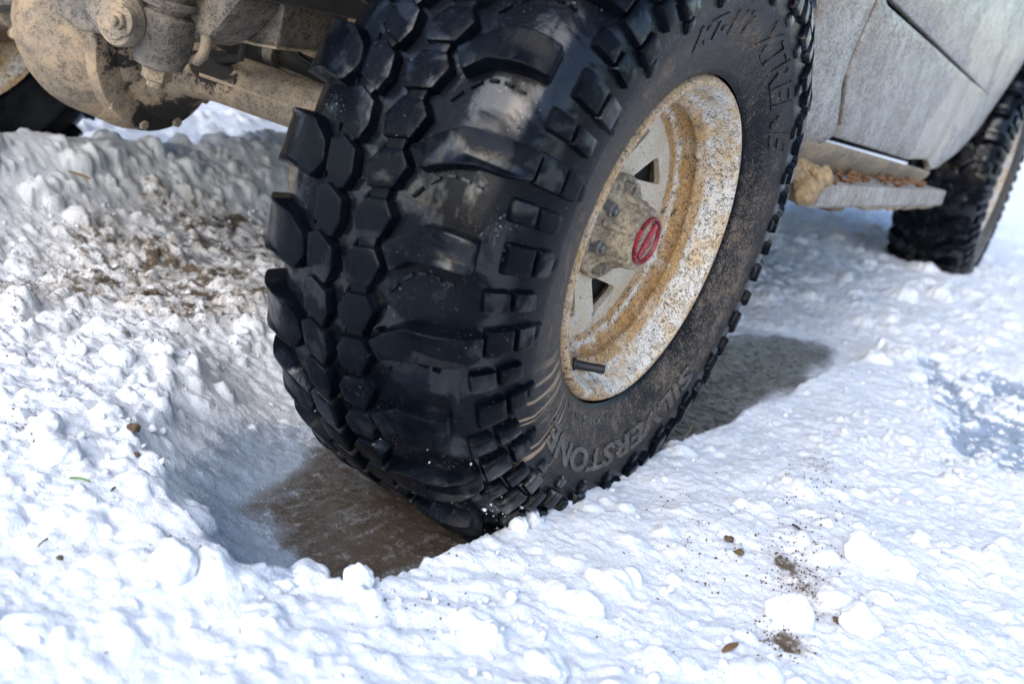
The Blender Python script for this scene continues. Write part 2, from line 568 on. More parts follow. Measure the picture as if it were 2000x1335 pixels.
# floor outline of the near wheel rut: x, y, width of the ramp up to the snow, height of the snow beside it
RUT = [(.070, -.440, .06, .072), (.098, -.22, .045, .070), (.118, .20, .045, .068), (.138, 1.0, .06, .065), (.140, 1.42, .10, .05),
       (.06, 1.50, .35, .03), (-.04, 1.36, .40, .03), (-.13, .95, .35, .04), (-.185, .5, .35, .045), (-.205, .1, .33, .05), (-.205, -.12, .30, .06),
       (-.190, -.25, .20, .085), (-.135, -.345, .185, .100), (-.045, -.405, .16, .100), (.02, -.44, .125, .088)]


def rut_field(X, Y):
    P = np.array(RUT)
    n = len(P)
    best = np.full(X.shape, 1e9); ramp = np.zeros(X.shape); plat = np.zeros(X.shape)
    inside = np.zeros(X.shape, bool)
    for i in range(n):
        a, b = P[i], P[(i + 1) % n]
        dx, dy = b[0] - a[0], b[1] - a[1]
        t = np.clip(((X - a[0]) * dx + (Y - a[1]) * dy) / (dx * dx + dy * dy), 0, 1)
        d = np.hypot(X - a[0] - t * dx, Y - a[1] - t * dy)
        m = d < best
        best = np.where(m, d, best)
        ramp = np.where(m, a[2] + t * (b[2] - a[2]), ramp)
        plat = np.where(m, a[3] + t * (b[3] - a[3]), plat)
        cond = ((a[1] > Y) != (b[1] > Y))
        with np.errstate(divide='ignore', invalid='ignore'):
            xi = a[0] + (Y - a[1]) / (b[1] - a[1]) * dx
        inside ^= cond & (X < xi)
    return np.where(inside, -best, best), ramp, plat


def spaced(segs):
    out = [segs[0][0]]
    for a, b, s0, s1 in segs:
        x = a
        while x < b - 1e-6:
            f = (x - a) / (b - a)
            x += s0 + (s1 - s0) * f
            out.append(min(x, b))
    return np.array(out)


gx = spaced([(-90, -8, 12, 1.0), (-8, -3.2, .6, .05), (-3.2, -1.75, .03, .010), (-1.75, -.5, .0075, .0055), (-.5, .85, .0042, .0042), (.85, 1.5, .006, .03), (1.5, 8, .05, .8), (8, 90, 1, 12)])
gy = spaced([(-60, -4, 10, .6), (-4, -1.0, .4, .02), (-1.0, .7, .0042, .0046), (.7, 2.0, .005, .009), (2.0, 4.5, .011, .022), (4.5, 10, .03, .5), (10, 160, .7, 16)])
GX, GY = np.meshgrid(gx, gy)
far = sstep(5, 14, np.hypot(GX, GY - 1))

df, rampw, plat = rut_field(GX + .012 * fbm(GX, GY, 9, 3, 40), GY + .012 * fbm(GX, GY, 9, 3, 50))
t = np.clip(df / rampw, 0, 1)
wall = t ** 1.9 * (1 - .0) * plat
# open snow away from the rut
wide = sstep(.0, .45, df - rampw)
right = sstep(.05, .30, GX)
left = 1 - right
base = plat * 1.0
base = base + wide * right * (.012 + .010 * fbm(GX, GY, 2.3, 3, 3))
lp = .052 - .030 * sstep(-.45, -.85, GX) * sstep(-.35, .05, GY)
base = base * (1 - wide * left) + (lp) * wide * left
H = np.where(df > 0, np.where(t < 1, wall, base), 0.0)
# centre hump beside the far wheel rut, then the rut, then lumpy bank beyond
hump = np.exp(-((GX + 1.37) / .17) ** 2) * .135 * sstep(-.9, -.3, GY) * (1 - .35 * sstep(1.2, 3, GY))
hump *= 1 + .28 * fbm(GX, GY, 4, 4, 8)
gouge = np.exp(-(((GX + 1.02) - .25 * (GY - .55)) / .12) ** 2 - ((GY - .62) / .28) ** 2)
H = H + hump * (1 - .75 * gouge)
H = H - .10 * np.exp(-((GX + 1.62) / .14) ** 2) * (1 - far)
bank = sstep(-1.8, -2.6, GX) * (.10 + .14 * fbm(GX, GY, 1.6, 4, 12))
H = H + bank * (1 - far)
H = H + far * (.10 + .35 * fbm(GX, GY, .12, 3, 15))
back = sstep(1.4, 2.4, GY) * (1 - far)
H = H + back * (.010 + .022 * fbm(GX, GY, 4, 4, 21))
# shallow seats under the rear wheels and glazed patch on the right
iwx, iwy = GX + .09 * fbm(GX, GY, 5, 4, 25), GY + .16 * fbm(GX, GY, 5, 4, 27)
ice_r = np.zeros_like(GX)
for (cx, cy, ax_, ay_) in ((.40, 1.34, .09, .20), (.52, 1.40, .08, .22), (.46, 1.10, .09, .2), (.56, 1.1, .08, .2), (.52, .84, .09, .16), (.61, .90, .08, .17)):
    ice_r = np.maximum(ice_r, np.exp(-((iwx - cx) / ax_) ** 2 - ((iwy - cy) / ay_) ** 2))
ice_r = np.clip((ice_r - .2 + .5 * fbm(GX, GY, 16, 3, 29)) * 1.7, 0, 1)
H = H - ice_r * .022 * (GX > .15)
rough_zone = sstep(.0, .05, df)
wx, wy = GX + .012 * fbm(GX, GY, 20, 3, 90), GY + .012 * fbm(GX, GY, 20, 3, 95)
bil = .012 * np.abs(vn(wx * 13, wy * 13, 30)) + .010 * np.abs(vn(wx * 31, wy * 31, 31)) + .0095 * np.abs(vn(wx * 70, wy * 70, 32)) + .0065 * np.abs(vn(wx * 140, wy * 140, 33))
crust = np.where((df > 0) & (t < 1), .22 + .78 * sstep(-.25, -.02, GY), 1.0) * sstep(0, .03, df)
H = H + crust * rough_zone * (.012 * fbm(GX, GY, 7, 3, 34) + (bil - .009) * (1 - .75 * ice_r) * (.55 + .9 * np.clip(fbm(GX, GY, 4, 2, 36) + .5, 0, 1)) * (1 - .5 * sstep(.05, .2, GX)) * (1 - .5 * sstep(-.45, -.62, GY)) * (1 - .45 * sstep(-1.0, -1.2, GX) * 1.7))
inr = 1 - rough_zone
H = H + inr * (.0025 * fbm(GX * 2.2, GY * .6, 12, 3, 60)) + .0022 * fbm(GX, GY, 120, 2, 66) + rough_zone * rng.normal(0, .0008, GX.shape)
# tread imprints pressed in the front of the rut wall and across the near snow
imp = sstep(.03, .07, df) * (1 - sstep(.17, .24, df)) * sstep(-.25, -.33, GY)
H = H + imp * .0022 * np.sin((GX * .8 - GY * .6) * 120 + 2 * vn(GX * 9, GY * 9, 4))
imp2 = np.exp(-((GX + .22) / .15) ** 2 - ((GY + .66) / .08) ** 2)
H = H - imp2 * .006 * (np.sin((GX * .9 + GY * .5) * 75) > .1)


def stamp(x, y, rx, ry, hgt, sink, ang, add=False):
    R_ = max(rx, ry)
    if R_ < .006 and x < -1.2: return
    i0, i1 = np.searchsorted(gx, (x - R_ * 1.1, x + R_ * 1.1))
    j0, j1 = np.searchsorted(gy, (y - R_ * 1.1, y + R_ * 1.1))
    if i1 - i0 < 2 or j1 - j0 < 2: return
    sx = GX[j0:j1, i0:i1] - x; sy = GY[j0:j1, i0:i1] - y
    c, s = math.cos(ang), math.sin(ang)
    u = (sx * c + sy * s) / rx; v = (-sx * s + sy * c) / ry
    wob = 1 + .75 * vn(sx * 1.3 / R_ + x * 91, sy * 1.3 / R_ + y * 77, 5) + .35 * vn(sx * 4 / R_ + x * 31, sy * 4 / R_ + y * 57, 6)
    d2 = (u * u + v * v) * wob * wob
    m = d2 < 1
    ic, jc = np.searchsorted(gx, x), np.searchsorted(gy, y)
    hb = H[min(jc, len(gy) - 1), min(ic, len(gx) - 1)]
    sub = H[j0:j1, i0:i1]
    dome = hb - sink + hgt * np.clip(1 - d2, 0, 1) ** .65 * (1 + .6 * vn(sx * 3 / R_ + y * 50, sy * 3 / R_ + x * 60, 9))
    H[j0:j1, i0:i1] = np.where(m, np.maximum(sub, dome), sub)


def rutd(x, y):
    d, r_, p_ = rut_field(np.array([x]), np.array([y]))
    return d[0], r_[0]


def scatter(n, xr, yr, rlo, rhi, flat=.8, pw=2.2, keep=None):
    xs = rng.uniform(*xr, n); ys = rng.uniform(*yr, n)
    d, r_, _ = rut_field(xs, ys)
    rs = rlo + (rhi - rlo) * rng.random(n) ** pw
    for x, y, r0, dd, rr in zip(xs, ys, rs, d, r_):
        if dd < rr * .75 and rng.random() > .03: continue
        if dd < .01: continue
        if keep and rng.random() > keep(x, y): continue
        a = rng.uniform(0, 3.14)
        q = rng.uniform(.65, 1.0)
        stamp(x, y, r0, r0 * q, r0 * flat * rng.uniform(.7, 1.1), r0 * .15, a)


H0 = H.copy()
dens_l = lambda x, y: 1.0 if x < -.3 or y > -.3 else .5
scatter(150, (-1.15, -.2), (-.8, .35), .016, .036, .75, 2.0)
scatter(4200, (-1.35, -.2), (-.75, .9), .0045, .015, .9, 2.0, dens_l)
scatter(110, (.1, .9), (-.85, .4), .012, .034, .55, 2.2)
scatter(500, (-.2, .9), (-.9, .9), .0045, .014, .65, 2.4)
scatter(900, (.3, .9), (-.4, 1.8), .005, .014, .6, 2.0)
scatter(170, (-.5, .3), (-.95, -.5), .012, .03, .5, 2.0)
scatter(900, (-.6, .45), (1.4, 3.4), .008, .03, .6, 2.0)
scatter(2200, (-3.2, -1.15), (-.2, 3.6), .012, .038, .8, 2.0)
scatter(700, (-1.6, .9), (1.0, 4.4), .012, .045, .6, 2.0)
for _ in range(420):
    stamp(rng.uniform(.33, .74), rng.uniform(.55, 1.6), *(rng.uniform(.003, .011, 2)), rng.uniform(.003, .008), 0, rng.uniform(0, 3))
# the lumps one can pick out: photo position, radius
for (u, v, z, r0, fl) in ((720, 1180, .07, .022, .8), (1090, 1150, .08, .022, .7), (1115, 1170, .08, .016, .8), (1800, 1045, .09, .016, .8), (1290, 1290, .08, .026, .6),
                          (1040, 1022, .07, .013, 1.2), (410, 1120, .08, .022, .8), (1480, 1310, .09, .034, .6), (520, 1190, .08, .020, .5),
                          (1900, 1075, .09, .022, .7), (1730, 1160, .09, .018, .7), (430, 760, .05, .020, .8), (215, 775, .05, .026, .9), (640, 800, .03, .014, .8)):
    q = at(u, v, 2, z)
    stamp(q.x, q.y, r0, r0 * .82, r0 * fl, r0 * .1, rng.uniform(0, 3))

# surface masks
flo = 1 - sstep(-.055, .085, df + .05 * fbm(GX * 1.6, GY * .7, 11, 4, 70))
flo *= 1 - .75 * sstep(1.25, 1.6, GY)
dirtm = np.exp(-((GX + .78) / .34) ** 2 - ((GY - .0) / .40) ** 2) * .95
dirtm += np.exp(-((GX + .98) / .28) ** 2 - ((GY - .40) / .40) ** 2) * .95
for (u, v, sx_, sy_, k) in ((470, 452, .10, .07, 1.3), (400, 530, .10, .06, 1.2), (330, 545, .07, .04, .9), (170, 555, .10, .04, 1.0), (30, 600, .06, .05, .8), (310, 415, .06, .03, .9)):
    q = at(u, v, 2, .03)
    dirtm += k * np.exp(-((GX - q.x) / sx_) ** 2 - ((GY - q.y) / sy_) ** 2)
dirtm += .9 * gouge + .35 * sstep(.9, 1.6, GY) * (GX < .2) * (1 - sstep(2.2, 3.0, GY))
for (u, v, s_, k) in ((1560, 1110, .035, 1.6), (1575, 1160, .03, 1.5), (1545, 1250, .025, 1.3), (1550, 1080, .03, 1.4), (340, 1080, .020, .9), (1600, 900, .03, .6), (1440, 1060, .015, .7), (60, 845, .02, .6)):
    q = at(u, v, 2, .085)
    dirtm += k * np.exp(-((GX - q.x) ** 2 + (GY - q.y) ** 2) / s_ ** 2)
dirtm = np.clip(dirtm * (.85 + .9 * fbm(GX, GY, 6, 3, 80)), 0, 1)
dirtm *= rough_zone
ice_shade_m = ice_r * 1.05 + .55 * np.exp(-((GX + 1.0) / .25) ** 2 - ((GY - .28) / .22) ** 2) + .6 * np.exp(-((GX + .3) / .3) ** 2 - ((GY - 1.9) / .45) ** 2)  # last term paints the bluish shadow band on the snow under the truck
ice_shade_m += (.80 - .35 * sstep(.05, .16, df)) * (1 - sstep(.10, .17, df)) * (1 - sstep(-.25, .05, GY)) * (GX < .08)  # icy front rut wall, with its blue shade painted into the same mask
ice_shade_m = np.clip(ice_shade_m, 0, 1) * (1 - sstep(.001, .004, H - H0))

ny, nx = H.shape
V = np.stack([GX, GY, H], -1).reshape(-1, 3).astype(np.float32)
idx = np.arange(nx * ny).reshape(ny, nx)
F = np.stack([idx[:-1, :-1], idx[:-1, 1:], idx[1:, 1:], idx[1:, :-1]], -1).reshape(-1, 4)
me = bpy.data.meshes.new('snow_ground')
me.vertices.add(len(V)); me.vertices.foreach_set('co', V.ravel())
me.loops.add(F.size); me.loops.foreach_set('vertex_index', F.ravel().astype(np.int32))
me.polygons.add(len(F)); me.polygons.foreach_set('loop_start', np.arange(0, F.size, 4, dtype=np.int32))
me.polygons.foreach_set('use_smooth', np.ones(len(F), bool))
me.update(calc_edges=True)
for nm, arr in (('dirt', dirtm), ('ice_shade', ice_shade_m), ('floor', flo)):
    a_ = me.attributes.new(nm, 'FLOAT', 'POINT')
    a_.data.foreach_set('value', arr.astype(np.float32).ravel())
me.materials.append(M['snow'])
ground = link('snow_ground', me)
tag(ground, 'churned white snow ground with a brown icy wheel rut', kind='structure')


def gz(x, y):
    i = min(max(np.searchsorted(gx, x), 1), nx - 1); j = min(max(np.searchsorted(gy, y), 1), ny - 1)
    return float(max(H[j, i], H[j - 1, i - 1]))


ico = bmesh.new()
bmesh.ops.create_icosphere(ico, subdivisions=1, radius=1)
IV = np.array([v.co[:] for v in ico.verts]); ico.verts.index_update(); IF = [[v.index for v in f.verts] for f in ico.faces]
ico.free()
# ------------------------------------------------------------------ the truck
truck = empty('off_road_truck')
tag(truck, 'muddy silver off-road truck on large knobbly mud tyres', 'truck')

# ---- tyre section (radius, across), from the outer bead over the tread to the inner bead
PR = np.array([(.228, .146), (.2315, .1505), (.238, .153), (.25, .158), (.27, .166), (.29, .171), (.31, .175), (.322, .1772), (.324, .1785), (.327, .1782), (.345, .177), (.365, .174),
               (.392, .165), (.41, .155), (.424, .142), (.432, .12), (.436, .09), (.438, .04), (.438, -.03), (.436, -.07), (.433, -.088), (.424, -.105),
               (.408, -.125), (.385, -.143), (.36, -.155), (.33, -.163), (.29, -.158), (.25, -.146), (.228, -.135)])
tl = np.r_[0, np.cumsum(np.hypot(*np.diff(PR, axis=0).T))]
ts = np.linspace(0, tl[-1], 500)
DR = np.interp(ts, tl, PR[:, 0]); DW = np.interp(ts, tl, PR[:, 1])
for _ in range(14):
    DR[1:-1] = (DR[:-2] + 2 * DR[1:-1] + DR[2:]) / 4; DW[1:-1] = (DW[:-2] + 2 * DW[1:-1] + DW[2:]) / 4
mid_i = [i for i in range(len(ts)) if DW[i] > -.014][-1]
SC = ts[mid_i]
dR = np.gradient(DR, ts); dW = np.gradient(DW, ts)
nl = np.hypot(dR, dW)
NRr, NRw = -dW / nl, dR / nl          # outward normal (radius, across)


def prof(s):
    q = SC - s
    return (float(np.interp(q, ts, DR)), float(np.interp(q, ts, DW)), float(np.interp(q, ts, NRr)), float(np.interp(q, ts, NRw)))


def tyre_pt(ph, s, h):
    r, w, nr, nw = prof(s)
    r += nr * h; w += nw * h
    a = R(ph)
    return (w, -r * math.cos(a), r * math.sin(a))


MMDEG = .44 * math.pi / 180


def offset_poly(poly, d):
    """inset (d > 0) a polygon in metres; poly ccw"""
    n = len(poly)
    out = []
    for i in range(n):
        p0, p1, p2 = poly[i - 1], poly[i], poly[(i + 1) % n]
        e1 = Vector((p1[0] - p0[0], p1[1] - p0[1])); e2 = Vector((p2[0] - p1[0], p2[1] - p1[1]))
        e1.normalize(); e2.normalize()
        n1 = Vector((-e1.y, e1.x)); n2 = Vector((-e2.y, e2.x))
        b = n1 + n2
        if b.length < 1e-6: b = n1
        b.normalize()
        k = d / max(.45, b.dot(n1))
        out.append((p1[0] + b.x * k, p1[1] + b.y * k))
    return out


def resample(poly, step):
    out = []
    n = len(poly)
    for i in range(n):
        a, b = poly[i], poly[(i + 1) % n]
        L = math.hypot(b[0] - a[0], b[1] - a[1])
        m = max(1, int(round(L / step)))
        out += [(a[0] + (b[0] - a[0]) * k / m, a[1] + (b[1] - a[1]) * k / m) for k in range(m)]
    return out


def corner_round(poly, rad):
    out = []
    n = len(poly)
    for i in range(n):
        p0, p1, p2 = [Vector(poly[j % n]) for j in (i - 1, i, i + 1)]
        a = (p0 - p1); b = (p2 - p1)
        ra = min(rad, a.length * .4); rb = min(rad, b.length * .4)
        A_ = p1 + a.normalized() * ra; B_ = p1 + b.normalized() * rb
        for t_ in (0, .5, 1):
            q = A_ * (1 - t_) ** 2 + p1 * 2 * t_ * (1 - t_) + B_ * t_ ** 2
            out.append((q.x, q.y))
    return out


def block_mesh(name, poly, hf, mat, draft=.0035, bev=.0022, rnd=.004, step=.011, dish=0.0):
    """poly: [(degrees, s in mm)]; hf: height above the carcass as a function of s (m)"""
    P2 = [(a * MMDEG, s / 1000) for a, s in poly]
    area = sum(P2[i - 1][0] * P2[i][1] - P2[i][0] * P2[i - 1][1] for i in range(len(P2)))
    if area < 0: P2 = P2[::-1]
    P2 = resample(corner_round(P2, rnd), step)
    rings = [(offset_poly(P2, -draft), 0, -.004), (offset_poly(P2, -draft * .8), 0, .0015), (P2, 1, -bev), (offset_poly(P2, bev * .3), 1, -bev * .3), (offset_poly(P2, bev), 1, 0)]
    n = len(P2)
    bm = bmesh.new()
    bv = [bm.verts.new((q[0], q[1], (hf(q[1]) if full else 0) + dh)) for pl_, full, dh in rings for q in pl_]
    for j in range(len(rings) - 1):
        for i in range(n):
            k = (i + 1) % n
            bm.faces.new((bv[j * n + i], bv[j * n + k], bv[(j + 1) * n + k], bv[(j + 1) * n + i]))
    bm.faces.new([bv[(len(rings) - 1) * n + i] for i in range(n)])
    for ax_ in (0, 1):
        vals = [v.co[ax_] for v in bm.verts]
        lo, hi = min(vals), max(vals)
        m_ = int((hi - lo) / (.012 if ax_ else .016))
        for i in range(1, m_ + 1):
            co = [0, 0, 0]; no = [0, 0, 0]
            co[ax_] = lo + (hi - lo) * i / (m_ + 1); no[ax_] = 1
            bmesh.ops.bisect_plane(bm, geom=bm.verts[:] + bm.edges[:] + bm.faces[:], dist=1e-5, plane_co=co, plane_no=no)
    bmesh.ops.triangulate(bm, faces=[f for f in bm.faces if len(f.verts) > 4])
    for v in bm.verts:
        v.co = tyre_pt(v.co.x / MMDEG, v.co.y, v.co.z)
    bmesh.ops.recalc_face_normals(bm, faces=bm.faces[:])
    m = bpy.data.meshes.new(name)
    bm.to_mesh(m); bm.free()
    m.materials.append(mat)
    m.polygons.foreach_set('use_smooth', [True] * len(m.polygons))
    m.set_sharp_from_angle(angle=R(38))
    return m


def hl(s):
    a = abs(s) * 1000
    return .0165 + .008 * max(0, min(1, (a - 60) / 60)) - .011 * max(0, min(1, (a - 145) / 35))


def hleft(s):
    a = abs(s) * 1000
    return .0145 + .009 * max(0, min(1, (a - 50) / 50)) - .003 * max(0, min(1, (a - 110) / 25))


LONG = [(-3.0, 59), (-.3, 82), (1.8, 108), (2.5, 145), (2.6, 177), (-1.2, 178), (-2.0, 155), (-2.1, 135), (-3.3, 104), (-5.1, 76)]
SHORT = [(-2.6, 58), (-.2, 79), (2.0, 101), (2.5, 130), (2.4, 154), (-2.0, 156), (-2.1, 133), (-2.9, 98), (-5.3, 76)]
LEFT = [(-1.5, -41), (1.0, -47), (3.4, -68), (3.6, -100), (3.2, -134), (-3.6, -130), (-4.6, -108), (-3.6, -82), (-4.4, -55)]
HEXR = [(2.4, 25), (3.1, 50), (1.3, 62), (-2.0, 53), (-3.0, 21), (-.2, 13)]
HEXL = [(2.4, -40), (3.4, -27), (2.0, -5), (-1.0, 0), (-3.5, -7), (-2.0, -35)]
mesh_long = block_mesh('shoulder_lug', LONG, hl, M['rubber'], bev=.0018, rnd=.0035, draft=.0028)
mesh_short = block_mesh('shoulder_lug', SHORT, hl, M['rubber'], bev=.0018, rnd=.0035, draft=.0028)
mesh_left = block_mesh('shoulder_lug', LEFT, hleft, M['rubber'], bev=.002, rnd=.004)
mesh_hexr = block_mesh('tread_block', HEXR, lambda s: .0150, M['rubber'], rnd=.0022, draft=.002)
mesh_hexl = block_mesh('tread_block', HEXL, lambda s: .0150, M['rubber'], rnd=.0022, draft=.002)
mesh_tie = [block_mesh('tie', [(-1.5, 23), (-1.2, 47), (-4.9, 46), (-5.3, 27)], lambda s: .0095, M['rubber'], draft=.001, bev=.001, rnd=.002), block_mesh('tie', [(-2.0, -8), (-1.0, -33), (-4.6, -37), (-5.6, -24)], lambda s: .0095, M['rubber'], draft=.001, bev=.001, rnd=.002)]
side_h = lambda s: .0085
BIT = [  # degrees from the row centre, s range, for tall and short rows
    ('tall', [(2.2, 182), (2.2, 214), (-2.2, 216), (-2.2, 184)]), ('tall', [(2.1, 221), (2.1, 243), (-2.2, 244), (-2.2, 222)]),
    ('short', [(1.5, 172), (1.6, 198), (-1.5, 201), (-1.5, 174)]), ('short', [(1.5, 205), (1.4, 233), (-1.7, 235), (-1.5, 207)]),
    ('tall', [(1.4, 249), (1.2, 262), (-1.6, 262), (-1.5, 250)]),
]
mesh_bit = [(k, block_mesh('sidewall_block', p, side_h if i < 4 else (lambda s: .0045), M['rubber'], draft=.0025, bev=.0014, rnd=.0025)) for i, (k, p) in enumerate(BIT)]


def rib_mesh():
    """stone ejector beads and tie bars standing in the grooves"""
    mb = MB()

    def bar(a0, s0, a1, s1, wd, h):
        d = Vector(((a1 - a0) * MMDEG, (s1 - s0) / 1000)); L = d.length; d.normalize()
        nrm = Vector((-d.y, d.x)) * wd / 2
        c = [Vector((a0 * MMDEG, s0 / 1000)) - nrm, Vector((a1 * MMDEG, s1 / 1000)) - nrm, Vector((a1 * MMDEG, s1 / 1000)) + nrm, Vector((a0 * MMDEG, s0 / 1000)) + nrm]
        lo = [tyre_pt(q.x / MMDEG, q.y, -.002) for q in c]
        cen = sum(c, Vector((0, 0))) / 4
        hi = [tyre_pt((cen + (q - cen) * .8).x / MMDEG, (cen + (q - cen) * .8).y, h) for q in c]
        mb.add(lo + hi, [(0, 1, 2, 3)[::-1], (4, 5, 6, 7), (0, 1, 5, 4), (1, 2, 6, 5), (2, 3, 7, 6), (3, 0, 4, 7)])
    return mb, bar


def build_tyre_meshes():
    seg = 200
    keep = [0]
    for i in range(1, len(ts)):
        if ts[i] - ts[keep[-1]] > .0055 or i == len(ts) - 1 or (abs(DR[i] - .324) < .004 and DW[i] > 0): keep.append(i)
    vv, ff = [], []
    for i in keep:
        for k in range(seg):
            a = 2 * math.pi * k / seg
            vv.append((DW[i], -DR[i] * math.cos(a), DR[i] * math.sin(a)))
    for j in range(len(keep) - 1):
        for k in range(seg):
            l = (k + 1) % seg
            ff.append((j * seg + k, j * seg + l, (j + 1) * seg + l, (j + 1) * seg + k))
    # inside of the beads
    return mkmesh('tyre', vv, [f[::-1] for f in ff], M['carcass'], 180)


mesh_tyre = build_tyre_meshes()
PITCH = 360 / 27
rm, bar = rib_mesh()
for k in range(27):
    b0 = 2.8 + k * PITCH
    pts = [(b0 + 4.0, 68), (b0 + 6.6, 82), (b0 + 8.6, 98), (b0 + 9.1, 114), (b0 + 9.0, 130), (b0 + 8.8, 144)]
    for i in range(5):
        (a0, s0), (a1, s1) = pts[i], pts[i + 1]
        f = .14
        bar(a0 + (a1 - a0) * f, s0 + (s1 - s0) * f, a1 - (a1 - a0) * f, s1 - (s1 - s0) * f, .0035, .0035)
    for hh in (0, -PITCH / 2):       # zigzag beads down the middle and tie bars
        c0 = b0 + hh
        for (a0, s0, a1, s1) in ((c0 + 3.0, 20, c0 + 1.6, 14), (c0 + 1.0, 12, c0 - .6, 11), (c0 - 1.4, 12, c0 - 2.6, 15)):
            bar(a0, s0, a1, s1, .0035, .004)
        bar(c0 - 3.2, 30, c0 - 3.9, 44, .010, .007)
        bar(c0 - 6.0, -30 + 4, c0 - 6.6, -14, .009, .006)
        for (a0, s0, a1, s1) in ((c0 - 1.0, -46, c0 - 2.4, -48), (c0 - 3.4, -47, c0 - 4.6, -44), (c0 - 5.2, -42, c0 - 6.2, -40)):
            bar(a0, s0, a1, s1, .003, .0035)
    bar(b0 - 1.4, 62, b0 - 3.2, 68, .008, .006)
mesh_rib = mkmesh('tread_rib', rm.v, rm.f, M['rubber'], 30)

# ---- raised lettering on the outer sidewall
outer_i = [i for i in range(len(ts)) if DW[i] > .14 and DR[i] < .40]
LR = np.array([DR[i] for i in outer_i]); LW = np.array([DW[i] for i in outer_i])


def side_pt(r, ang, h):
    w = float(np.interp(r, LR, LW))
    e = .002
    sl = (float(np.interp(r + e, LR, LW)) - float(np.interp(r - e, LR, LW))) / (2 * e)
    k = 1 / math.sqrt(1 + sl * sl)
    w2 = w + h * k; r2 = r - h * sl * k
    a = R(ang)
    return (w2, -r2 * math.cos(a), r2 * math.sin(a))


def lettering(text, r0, size, a_start, a_end, raise_=.0016, bold=.0, slant=0.0, mat_=None):
    cu = bpy.data.curves.new('lettering', 'FONT')
    cu.body = text
    cu.size = size
    cu.extrude = .001
    cu.offset = bold
    cu.resolution_u = 3
    ob = bpy.data.objects.new('tmp', cu)
    COL.objects.link(ob)
    dg = bpy.context.evaluated_depsgraph_get()
    m = ob.evaluated_get(dg).to_mesh()
    bm = bmesh.new(); bm.from_mesh(m)
    ob.evaluated_get(dg).to_mesh_clear()
    bpy.data.objects.remove(ob); bpy.data.curves.remove(cu)
    bmesh.ops.remove_doubles(bm, verts=bm.verts, dist=1e-6)
    xs = [v.co.x for v in bm.verts]
    x0, x1 = min(xs), max(xs)
    st = (x1 - x0) / (len(text) * 4)
    k = x0 + st
    while k < x1:
        bmesh.ops.bisect_plane(bm, geom=bm.verts[:] + bm.edges[:] + bm.faces[:], plane_co=(k, 0, 0), plane_no=(1, 0, 0))
        k += st
    for v in bm.verts:
        f = (v.co.x + slant * v.co.y - x0) / (x1 - x0)
        v.co = side_pt(r0 + v.co.y, a_start + (a_end - a_start) * f, (raise_ if v.co.z > 0 else -.001))
    bmesh.ops.recalc_face_normals(bm, faces=bm.faces[:])
    m = bpy.data.meshes.new('lettering')
    bm.to_mesh(m); bm.free()
    m.materials.append(mat_ or M['letter'])
    return m


texts = [lettering('SILVERSTONE', .284, .043, -135, -44, .0020, .0012),
         lettering('35X10.5-16 LT', .244, .013, -88, -52, .0010),
         lettering('MT-117', .285, .040, 62, 92, .0014, .0008, .2, M['carcass']),
         lettering('XTREME', .275, .062, 99, 150, .0016, .0014, .5, M['carcass'])]


def rim_mesh():
    mb = MB()
    prof_ = [(.138, .2275), (.146, .2240), (.1505, .2205), (.1515, .2165), (.149, .2130), (.142, .2085), (.132, .2050), (.122, .2020), (.116, .1985), (.112, .1935),
             (.1085, .1860), (.1055, .1815), (.103, .1798), (.1005, .1800), (.097, .1830), (.089, .1848), (.082, .1825), (.076, .1755), (.072, .1690), (.070, .1665), (.060, .1640), (-.02, .1640), (-.06, .18), (-.12, .20), (-.138, .224)]
    mb.lathe([(w, r) for w, r in prof_], (0, 0, 0), (1, 0, 0), 128, up=(0, -1, 0), cap=False)
    return mkmesh('rim', mb.v, [f for f in mb.f], M['rim'], 50)


def disc_mesh():
    """pressed wheel centre with skewed triangular windows"""
    bm = bmesh.new()

    def loop(pts):
        vs_ = [bm.verts.new((0, -r * math.cos(R(a)), r * math.sin(R(a)))) for r, a in pts]
        return [bm.edges.new((vs_[i - 1], vs_[i])) for i in range(len(vs_))]

    def roundtri(tri):
        P = [(r * math.cos(R(a)), r * math.sin(R(a))) for r, a in tri]
        P = corner_round(P, .011)
        return [(math.hypot(x, y), math.degrees(math.atan2(y, x))) for x, y in P]
    E = loop([(.1668, a) for a in np.arange(0, 360, 4)])
    E += loop([(.045, a) for a in np.arange(0, 360, 10)])
    H1 = [(.074, 119.5), (.137, 134.5), (.1425, 158.5)]
    H2 = [(.076, -94), (.1425, -106.5), (.135, -131.5)]
    for d in (0, -48, -96 - 6):
        E += loop(roundtri([(r, a + d) for r, a in H1]))
    for d in (0, 48, 96, 96 + 52):
        E += loop(roundtri([(r, a + d) for r, a in H2]))
    E += loop(roundtri([(.075, 196), (.139, 184), (.139, 207)]))
    bmesh.ops.triangle_fill(bm, edges=E, use_beauty=True)
    fs = bm.faces[:]
    bmesh.ops.recalc_face_normals(bm, faces=fs)
    r_ = bmesh.ops.extrude_face_region(bm, geom=fs)
    bmesh.ops.translate(bm, vec=(-.009, 0, 0), verts=[g for g in r_['geom'] if isinstance(g, bmesh.types.BMVert)])
    for v in bm.verts:
        r0 = math.hypot(v.co.y, v.co.z)
        v.co.x += .0665 + (.004 if r0 < .06 else 0) - .003 * (r0 > .06 and r0 < .1)
    bmesh.ops.recalc_face_normals(bm, faces=bm.faces[:])
    m = bpy.data.meshes.new('wheel_disc')
    bm.to_mesh(m); bm.free()
    m.materials.append(M['rim'])
    return m


mesh_rim, mesh_disc = rim_mesh(), disc_mesh()


def wpt(w, r, ph):
    return Vector((w, -r * math.cos(R(ph)), r * math.sin(R(ph))))


